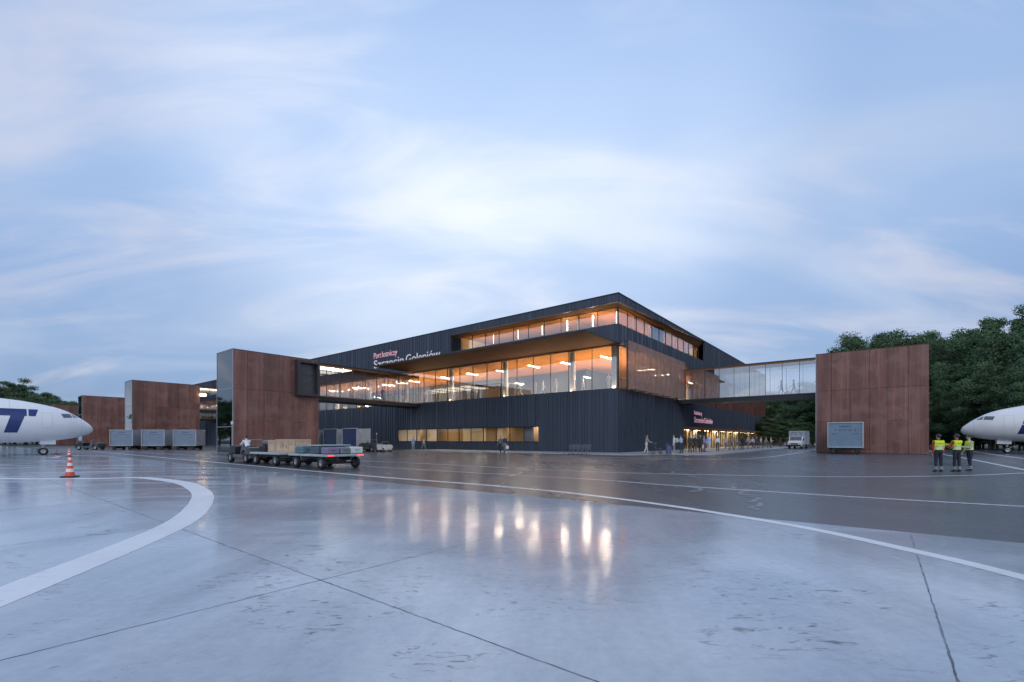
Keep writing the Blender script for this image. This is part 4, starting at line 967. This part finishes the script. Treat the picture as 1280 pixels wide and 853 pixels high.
def vest(o, pose):
    me, _, _, zm, vs = body(pose); mp = {}; V_ = []; Fc = []; Mi = []
    for i in vs:
        q = []
        for vi in me.polygons[i].vertices:
            if vi not in mp: mp[vi] = len(V_); V_.append(me.vertices[vi].co+me.vertices[vi].normal*.006)
            q.append(mp[vi])
        Fc.append(q); z = me.polygons[i].center.z+zm; Mi.append(1 if (1.055 < z < 1.095 or 1.16 < z < 1.20) else 0)
    m = bpy.data.meshes.new('vest'); m.from_pydata(V_, [], Fc); m.materials.append(VEST); m.materials.append(REFL); m.polygons.foreach_set('material_index', Mi); m.polygons.foreach_set('use_smooth', [True]*len(Fc)); m.update()
    t = bpy.data.objects.new('tmp', m); COL.objects.link(t); sd = t.modifiers.new('s', 'SOLIDIFY'); sd.thickness = .018; sd.offset = 1
    dg = bpy.context.evaluated_depsgraph_get(); dg.update(); m2 = bpy.data.meshes.new_from_object(t.evaluated_get(dg)); bpy.data.objects.remove(t); m2.name = 'vest'
    x = bpy.data.objects.new('vest', m2); COL.objects.link(x); x.parent = o
    k = MB()
    for i, w in enumerate((.03, .045, .03, .04)): k.box(-.09+.05*i, -.09+.05*i+w, .140, .146, 1.335, 1.352)
    for i, w in enumerate((.04, .03, .045)): k.box(-.075+.052*i, -.075+.052*i+w, .140, .146, 1.305, 1.322)
    if pose in ('stand', 'cross'): k.xform(Matrix.Translation((0, -.004, -zm))).build('vest_print', STEN, o)
    bb = MB()
    for s, (th, kn) in zip((1, -1), POSES[pose]['legs']):
        a = R(th); a2 = a-R(kn); kne = Vector((s*.088, 0, .90))+Vector((s*.012, -math.sin(a), -math.cos(a)))*.43
        for d in (.25, .33):
            p = kne+Vector((0, -math.sin(a2), -math.cos(a2)))*d; p.z -= zm; q = p+Vector((0, -math.sin(a2), -math.cos(a2)))*.035; bb.tube([p, q], [.0605, .0595], 16)
    bb.build('trouser_bands', REFL, o)
    hm = MB().lathe([(.112, 1.665), (.108, 1.70), (.09, 1.745), (.05, 1.775), (.001, 1.785)], (0, .006, -zm), 2, 20).box(-.07, .07, -.16, -.09, 1.664-zm, 1.676-zm); hm.build('cap', cloth((.03, .032, .04)), o)
gW = 'apron workers in yellow vests'
def at(px, py, z=0): g = ground(px, py); return (g.x, g.y, z)
w1 = person('worker in yellow vest and red sleeves standing apart at left, back turned', 'stand', at(1173, 590), (.1, 1), (.42, .04, .03), NAVYC, h=1.02, group=gW); vest(w1, 'stand')
w2 = person('broad worker in yellow vest standing in the middle of three, back turned', 'cross', at(1196, 590), (-.1, 1), (.42, .04, .03), NAVYC, h=1.02, skin=1, group=gW); vest(w2, 'cross')
w3 = person('worker in yellow vest with pale sleeves seen from the side, rightmost of three', 'talk', at(1212, 589), (-1, .35), (.40, .38, .34), NAVYC, h=1.0, hair=1, group=gW); vest(w3, 'talk')
drv = person('driver in white shirt hunched over the wheel of the grey tow tractor', 'sit', (*T(-35.25, 10.25), -.06), (U.x, U.y), (.72, .72, .74), (.03, .035, .05), h=1.12, group='drivers'); del drv['group']
Z9 = .09; gS = 'people outside the terminal'
def walker(label, pose, px, py, face, top, bot, **k):
    b_ = k.pop('z', Z9); return person(label, pose, at(px, py, b_), face, top, bot, h=k.pop('h', 1.10), group=gS, **k)
walker('woman in grey top and long pale trousers pushing a stroller', 'push', 808, 568.6, (1, .1), (.30, .30, .28), (.58, .54, .47), long=True, hair=1)
walker('person in white shirt with pale backpack beside a purple suitcase', 'stand', 842.5, 569, (-.9, .3), (.62, .64, .62), (.26, .28, .30), shoe=(.7, .7, .7))
walker('man in light blue shirt and dark trousers by the dark wall end', 'talk', 851.5, 567.6, (-.6, .8), (.33, .44, .66), (.03, .045, .06), hair=1)
walker('person in dark olive coat, left of the dark clad trio', 'stroll', 862.5, 567.6, (-.3, -.9), (.06, .055, .04), (.03, .03, .03))
walker('person in black clothes in the middle of the dark clad trio', 'stroll', 868.5, 567.4, (-.2, -1), (.03, .028, .027), (.035, .03, .028), hair=1)
walker('person in black jacket carrying a pale bag, right of the dark clad trio', 'stroll', 875.5, 567.3, (-.4, -.9), (.035, .03, .03), (.03, .028, .028), hair=2)
walker('person in mauve jacket standing behind the dark clad trio', 'stand', 880, 566.2, (.5, -.8), (.24, .22, .36), (.10, .09, .13))
walker('person in sky blue dress shirt and pale trousers outside the shop front', 'stroll', 886, 566, (-.8, -.6), (.36, .50, .78), (.45, .48, .50))
walker('person in pale grey coat walking past the ochre shop window', 'walk', 907, 564.0, (-.7, -.7), (.42, .42, .46), (.16, .17, .22), shoe=(.7, .7, .7))
walker('person in grey lilac top next to the pale grey coat', 'stroll', 914.5, 563.6, (.6, -.7), (.30, .28, .34), (.12, .12, .16), long=True)
walker('person in black with white trim in front of the dark shop pier', 'stand', 928, 562.6, (.1, -1), (.04, .045, .04), (.05, .05, .05))
walker('person in bright white shirt before the lit doorway', 'walk', 941, 561.6, (-.9, -.4), (.74, .73, .72), (.08, .09, .13))
walker('person in navy top close to the bright white shirt', 'stroll', 945.5, 561.4, (.9, -.4), (.08, .10, .18), (.06, .07, .10), hair=1)
walker('person in grey green shirt walking by the brown pier', 'walk', 957, 561, (.9, -.2), (.42, .46, .44), (.14, .15, .17))
walker('person in pale shirt raising a hand beside the brown pier', 'talk', 963.5, 560.7, (.8, -.5), (.60, .61, .60), (.10, .11, .15), hair=2)
walker('person in white blouse and black skirt between the grey coat and the sky blue shirt', 'stand', 897, 564.9, (-.3, -1), (.72, .72, .72), (.04, .04, .05), long=True)
walker('person in pale beige jacket walking just left of the dark shop pier', 'walk', 921, 563, (.8, -.5), (.55, .50, .42), (.20, .20, .22), hair=1)
walker('person in light blue top just left of the bright white shirt', 'stroll', 935, 562, (-.7, -.6), (.42, .55, .72), (.22, .23, .28))
walker('person in pale pink top between the navy top and the brown pier', 'stroll', 951, 561.2, (.4, -.9), (.62, .46, .46), (.15, .15, .18), long=True, hair=2)
for px, lb in ((975.5, 'dark figure nearest the brown pier in the far shop front'), (984, 'slim dark figure in the middle of the far shop front'), (988.5, 'dark figure at the right end of the far shop front')):
    walker(lb, 'stand', px, 559.3, (0, -1), (.05, .04, .035), (.05, .04, .04))
walker('person in blue shirt and grey trousers under the long lit window', 'stand', 516.5, 563.0, (-.5, .8), (.22, .36, .62), (.30, .33, .33), z=0, h=1.12)
walker('person in pink and white top with grey trousers near the lit window', 'walk', 529.5, 562.5, (.8, -.3), (.58, .44, .46), (.25, .26, .30), z=0, long=True, hair=1)
walker('person in black and white jacket walking left of a pair before the window', 'stroll', 625.5, 567.6, (-.3, -1), (.12, .13, .13), (.03, .03, .035), z=0, h=1.12, hair=2)
walker('person in dark jacket carrying a white bag, right of the pair', 'stroll', 630.8, 567.2, (-.2, -1), (.045, .045, .05), (.20, .21, .21), z=0, h=1.14, hair=1)
def a_at(px, b): r = (px-640)/F; return (r*(C.y+b*V.y)-C.x-b*V.x)/(U.x-r*U.y)
gH = 'people inside the first floor hall'
ZH = Z1-.03
hall = [(533, 'white figure by the slim column at the far left of the hall', (.66, .66, .66), 'stand', 0), (531, 'person in red and white top near the far column of the hall', (.55, .20, .20), 'walk', 1.2), (548, 'person in yellow green vest inside the hall near the left column', (.42, .55, .10), 'stand', .3),
        (564.5, 'pale figure just right of the left hall column', (.68, .66, .62), 'talk', .2), (586, 'white figure before the dark kiosk, left of a pair', (.72, .70, .66), 'stand', 0), (594.5, 'cream figure before the dark kiosk, right of a pair', (.66, .62, .56), 'talk', .5),
        (650, 'person in white top alone right of the middle column', (.74, .72, .68), 'walk', .1), (669.5, 'tall white figure between the columns, left of two', (.74, .74, .74), 'stand', 0), (678.5, 'pale figure between the columns, right of two', (.62, .64, .66), 'stroll', .3),
        (695, 'small white figure just left of the right column', (.72, .72, .70), 'stand', .9), (729, 'white figure alone between right column and corner', (.74, .74, .74), 'stroll', .1), (761, 'white figure leaning by the corner column', (.72, .72, .72), 'talk', 0)]
for px, lb, c, ps, db in hall:
    b_ = 1.15+db*.6; person(lb, ps, (*T(b_, a_at(px, b_)), ZH), (random.uniform(-1, 1), random.uniform(-1, .4)), c, (c[0]*.75, c[1]*.75, c[2]*.75), h=1.14, hair=random.choice((0, 1, 2)), group=gH)
person('dark figure walking inside the brown edged left bridge', 'walk', (*T(-7.5, a_at(478, -7.5)), 7.4), (.6, .8), (.05, .06, .10), (.05, .06, .10), h=1.05, group='people on the bridges')
person('walker in pink and white top on the right glass bridge', 'walk', (*T(20.6, a_at(977, 20.6)), 7.4), (-.8, .6), (.70, .55, .55), (.6, .6, .6), h=1.1, group='people on the bridges', hair=1)
person('walker in white coat at right on the right glass bridge', 'walk', (*T(20.6, a_at(992.5, 20.6)), 7.4), (-.8, .6), (.72, .70, .68), (.3, .3, .32), h=1.1, group='people on the bridges')
# things people carry or push
st = empty('stroller', at(821.5, 568.8, Z9), .1, 'dark folding stroller pushed by the woman in pale trousers', 'stroller'); st.scale = (1.1, 1.1, 1.1)
MB().tube([(-.62, .22, 1.02), (-.35, .22, .85), (.35, .22, .16)], .016, 6).tube([(-.62, -.22, 1.02), (-.35, -.22, .85), (.35, -.22, .16)], .016, 6).tube([(-.62, .22, 1.02), (-.62, -.22, 1.02)], .018, 6).tube([(-.1, .22, .6), (-.38, .22, .16)], .014, 6).tube([(-.1, -.22, .6), (-.38, -.22, .16)], .014, 6).build('frame', DARK, st)
MB().prism([(-.22, .42), (.22, .40), (.36, .52), (.34, .56), (.2, .47), (-.12, .50), (-.30, .86), (-.36, .84)], 1, -.2, .2).build('seat', paint('stroller_cloth', (.07, .09, .11), .8, 0, .2, 6), st)
MB().prism([(-.34, .84), (-.30, 1.0), (-.12, 1.06), (.06, .98), (.0, .95), (-.12, 1.0), (-.25, .95)], 1, -.21, .21).build('hood', MC['stroller_cloth'], st)
for x, y in ((.36, .24), (.36, -.24), (-.38, .24), (-.38, -.24)): wheel(st, (x, y, .11), .11, .05)
sc = empty('suitcase', at(835.8, 569, Z9), .3, 'purple blue upright suitcase beside the person with pale backpack', 'suitcase')
bx(-.25, .25, -.15, .15, .06, .86, bv=.04).build('shell', paint('case_purple', (.10, .10, .20), .45, 0, .1, 5), sc); MB().tube([(-.1, .12, .86), (-.1, .12, 1.1), (.1, .12, 1.1), (.1, .12, .86)], .012, 6).build('handle', STEEL, sc)
for x in (-.2, .2):
    for y in (-.1, .1): wheel(sc, (x, y, .035), .035, .025)
bp = empty('backpack', (at(842.5, 569)[0]+.27, at(842.5, 569)[1]-.1, 1.25), math.pi/2+.3, 'pale grey backpack worn by the person in white shirt', 'backpack')
bx(-.17, .17, -.10, .12, 0, .48, bv=.07).build('pack', cloth((.48, .50, .46)), bp); bx(-.12, .12, -.16, -.101, .05, .25, bv=.03).build('pocket', cloth((.40, .42, .40)), bp)
def bag(px, py, dz, label, col, z=0):
    p = at(px, py, z+dz); t = empty('carrier_bag', p, .5, label, 'bag')
    MB().prism([(-.17, 0), (.17, 0), (.19, .36), (-.19, .36)], 1, -.05, .05).build('bag_body', cloth(col), t); MB().tube([(-.08, 0, .36), (-.06, 0, .48), (.06, 0, .48), (.08, 0, .36)], .008, 6).build('handle', cloth(col), t)
bag(633.9, 567.2, .52, 'long white carrier bag held by the right person of the pair', (.74, .74, .74)); bag(878.2, 567.2, .50, 'cream carrier bag held by the right of the dark trio', (.55, .52, .44), Z9)
# ------------------------------------------------------------------ trees
def m_leaf(name, dark, light):
    b = NB(name); oi = b.N.new('ShaderNodeObjectInfo')
    n1 = b.noise(b.coord(), .55, 3, .5); n2 = b.noise(b.coord(), 3.0, 3, .6)
    c = b.ramp(n1, [(.35, dark), (.68, light)]); c = b.mix(.35, c, b.ramp(n2, [(.3, dark), (.7, light)]))
    hs = b.N.new('ShaderNodeHueSaturation'); b.L.new(c, hs.inputs['Color'])
    b.L.new(b.math('ADD', b.math('MULTIPLY', oi.outputs['Random'], .04), .475), hs.inputs['Hue']); b.L.new(b.math('ADD', b.math('MULTIPLY', oi.outputs['Random'], .5), .75), hs.inputs['Value'])
    b.set('Base Color', hs.outputs[0]); b.set('Roughness', .6); b.set('Specular IOR Level', .3)
    return b.m
LEAF = m_leaf('leaf_green', (.034, .076, .040), (.118, .195, .085)); BARK = paint('bark', (.10, .085, .07), .85, 0, .35, 3)
def leaves(cl, n, size, seed):
    r = np.random.default_rng(seed); idx = r.integers(0, len(cl), n); c = cl[idx]
    d = r.normal(size=(n, 3)); d /= np.linalg.norm(d, axis=1)[:, None]; d[:, 2] = d[:, 2]*.75+.1
    p = c[:, :3]+d*(c[:, 3]*r.uniform(.40, 1.25, n))[:, None]
    nx = d+r.normal(size=(n, 3))*.55; nx /= np.linalg.norm(nx, axis=1)[:, None]
    t = np.cross(nx, r.normal(size=(n, 3))); t /= np.linalg.norm(t, axis=1)[:, None]; s = np.cross(nx, t)
    L_ = (size*r.uniform(.6, 1.25, n))[:, None]; w = L_*.58
    q = np.stack([p-t*L_, p+s*w*.9+t*L_*.1, p+t*L_, p-s*w*.9-t*L_*.05], 1).reshape(-1, 3)
    return q, np.arange(n*4).reshape(-1, 4)
def tree_mesh(seed, H, Rr, base, nclump, nleaf, size, conic=0.0):
    r = np.random.default_rng(seed); cl = []
    while len(cl) < nclump:
        x, y, z = r.uniform(-1, 1, 3); d = math.sqrt(x*x+y*y+z*z)
        if d > .95 or d < .3: continue
        zz = (z+1)/2; wid = Rr*(1-conic*zz)*(.8+.3*math.sin(3*math.atan2(y, x)+seed)); cl.append((x*wid, y*wid, base+(H-base)*(.04+.90*zz), r.uniform(.12, .27)*Rr*(1-.3*conic*zz)))
    cl = np.array(cl); q, f = leaves(cl, nleaf, size, seed+1)
    me = bpy.data.meshes.new('crown'); me.from_pydata(q.tolist(), [], f.tolist()); me.materials.append(LEAF); me.update()
    tb = MB(); rr = random.Random(seed); top = Vector((rr.uniform(-.6, .6), rr.uniform(-.6, .6), H*.72)); k = H/20
    tb.tube([(0, 0, -.2), (0, 0, .5*k), (top.x*.25, top.y*.2, H*.25), (top.x*.6, top.y*.7, H*.5), top], [.42*k, .30*k, .25*k, .17*k, .05*k], 10)
    for i in range(11):
        z = H*rr.uniform(.22, .62); a = rr.uniform(0, 6.28); L_ = Rr*rr.uniform(.5, .85); s = Vector((top.x*z/H, top.y*z/H, z))
        tb.tube([s, s+Vector((math.cos(a)*L_*.5, math.sin(a)*L_*.5, L_*.28)), s+Vector((math.cos(a)*L_, math.sin(a)*L_, L_*.75))], [.11*k, .075*k, .025*k], 7)
    return me, tb.mesh('trunk', BARK)
TM = [tree_mesh(11, 20, 6.0, 1.2, 95, 40000, .15), tree_mesh(23, 20, 5.2, .8, 90, 36000, .145, .35), tree_mesh(37, 20, 6.6, 1.6, 105, 42000, .15, .1), tree_mesh(41, 20, 4.6, .6, 80, 34000, .14, .55)]
gR = 'dark trees of the wood on the right'; gL = 'dark trees beyond the left airliner'
def tree(px, Y, top, k, label, group, z0=0.0, wide=1.0):
    H = EYE+(550-top)*Y/F; s = H/20*1.07; X = (px-640)/F*Y
    if group == gL: s *= .93
    t = empty('tree', (X, Y, z0), random.uniform(0, 6.28), label, 'tree', group); t.scale = (s*wide, s*wide, s)
    for nm, m in zip(('crown', 'trunk'), TM[k]): o = bpy.data.objects.new(nm, m); COL.objects.link(o); o.parent = t
    return t
R1 = [(1064, 108, 428, 0), (1074, 112, 420, 1), (1081, 104, 412, 2), (1103, 110, 418, 0), (1122, 103, 416, 3), (1140, 100, 410, 2), (1160, 98, 418, 0), (1174, 92, 427, 1), (1190, 90, 428, 3), (1204, 86, 416, 2), (1222, 82, 410, 1), (1241, 80, 399, 0), (1262, 76, 405, 2), (1284, 72, 384, 3), (1304, 70, 378, 0), (1335, 66, 372, 2)]
for i, (px, Y, tp_, k) in enumerate(R1):
    tree(px, Y, tp_, k, 'leafy dark green tree rising above the right rust tower' if px < 1165 else 'tall dark green tree behind the right airliner nose', gR, wide=1.05)
for i, (px, Y, tp_, k) in enumerate([(1175, 80, 462, 3), (1196, 76, 455, 1), (1216, 72, 470, 0), (1238, 70, 452, 2), (1262, 66, 458, 1), (1288, 62, 448, 0), (1316, 60, 440, 2), (1185, 88, 500, 2), (1225, 78, 498, 3), (1255, 74, 496, 2), (1170, 96, 470, 0)]):
    tree(px, Y, tp_, k, 'lower dark tree at the front edge of the right wood', gR, wide=1.25)
for px, Y, tp_, k in [(962, 150, 492, 0), (975, 146, 486, 2), (988, 150, 489, 1), (1003, 140, 479, 3), (1016, 136, 484, 0), (1030, 130, 470, 2), (995, 125, 505, 2), (1012, 120, 500, 0), (1030, 118, 495, 1), (978, 135, 507, 3)]:
    tree(px, Y, tp_, k, 'dark tree seen under and through the right glass bridge', gR, wide=1.3)
for px, Y, tp_, k in [(-40, 150, 468, 0), (-15, 155, 474, 2), (5, 150, 470, 1), (18, 160, 477, 0), (32, 150, 469, 3), (46, 158, 484, 2), (58, 150, 487, 0), (70, 156, 490, 1), (82, 152, 493, 2), (92, 160, 499, 0), (12, 140, 488, 2), (40, 140, 492, 0), (66, 142, 497, 2), (-30, 138, 488, 1), (86, 170, 500, 3)]:
    tree(px, Y, tp_, k, 'dark green tree on the skyline above the left airliner', gL, wide=1.35)
for px, Y, tp_, k in [(-95, 104, 474, 0), (-125, 100, 470, 2), (-160, 96, 466, 1), (-195, 94, 462, 0), (-235, 92, 458, 3), (-280, 90, 452, 2), (-330, 88, 450, 0), (-70, 110, 480, 1)]:
    tree(px, Y, tp_, k, 'dark tree left of the left airliner mirrored in the glass tower end', gL, wide=1.3)
for i in range(17):
    px = 1166+9*i; tree(px, 82-1.1*i+random.uniform(-3, 3), 524-random.uniform(0, 12), random.choice((1, 3)), 'low dark bush at the foot of the right wood', 'bushes at the foot of the wood', wide=2.0)
for i in range(9):
    tree(958+9*i, 112+random.uniform(-4, 4), 530-random.uniform(0, 10), random.choice((1, 3)), 'low dark bush behind the box truck and under the right bridge', 'bushes behind the truck', wide=2.0)
sl_ = MB()
TWIG = paint('pale_trunk', (.22, .20, .18), .8, 0, .2, 3)
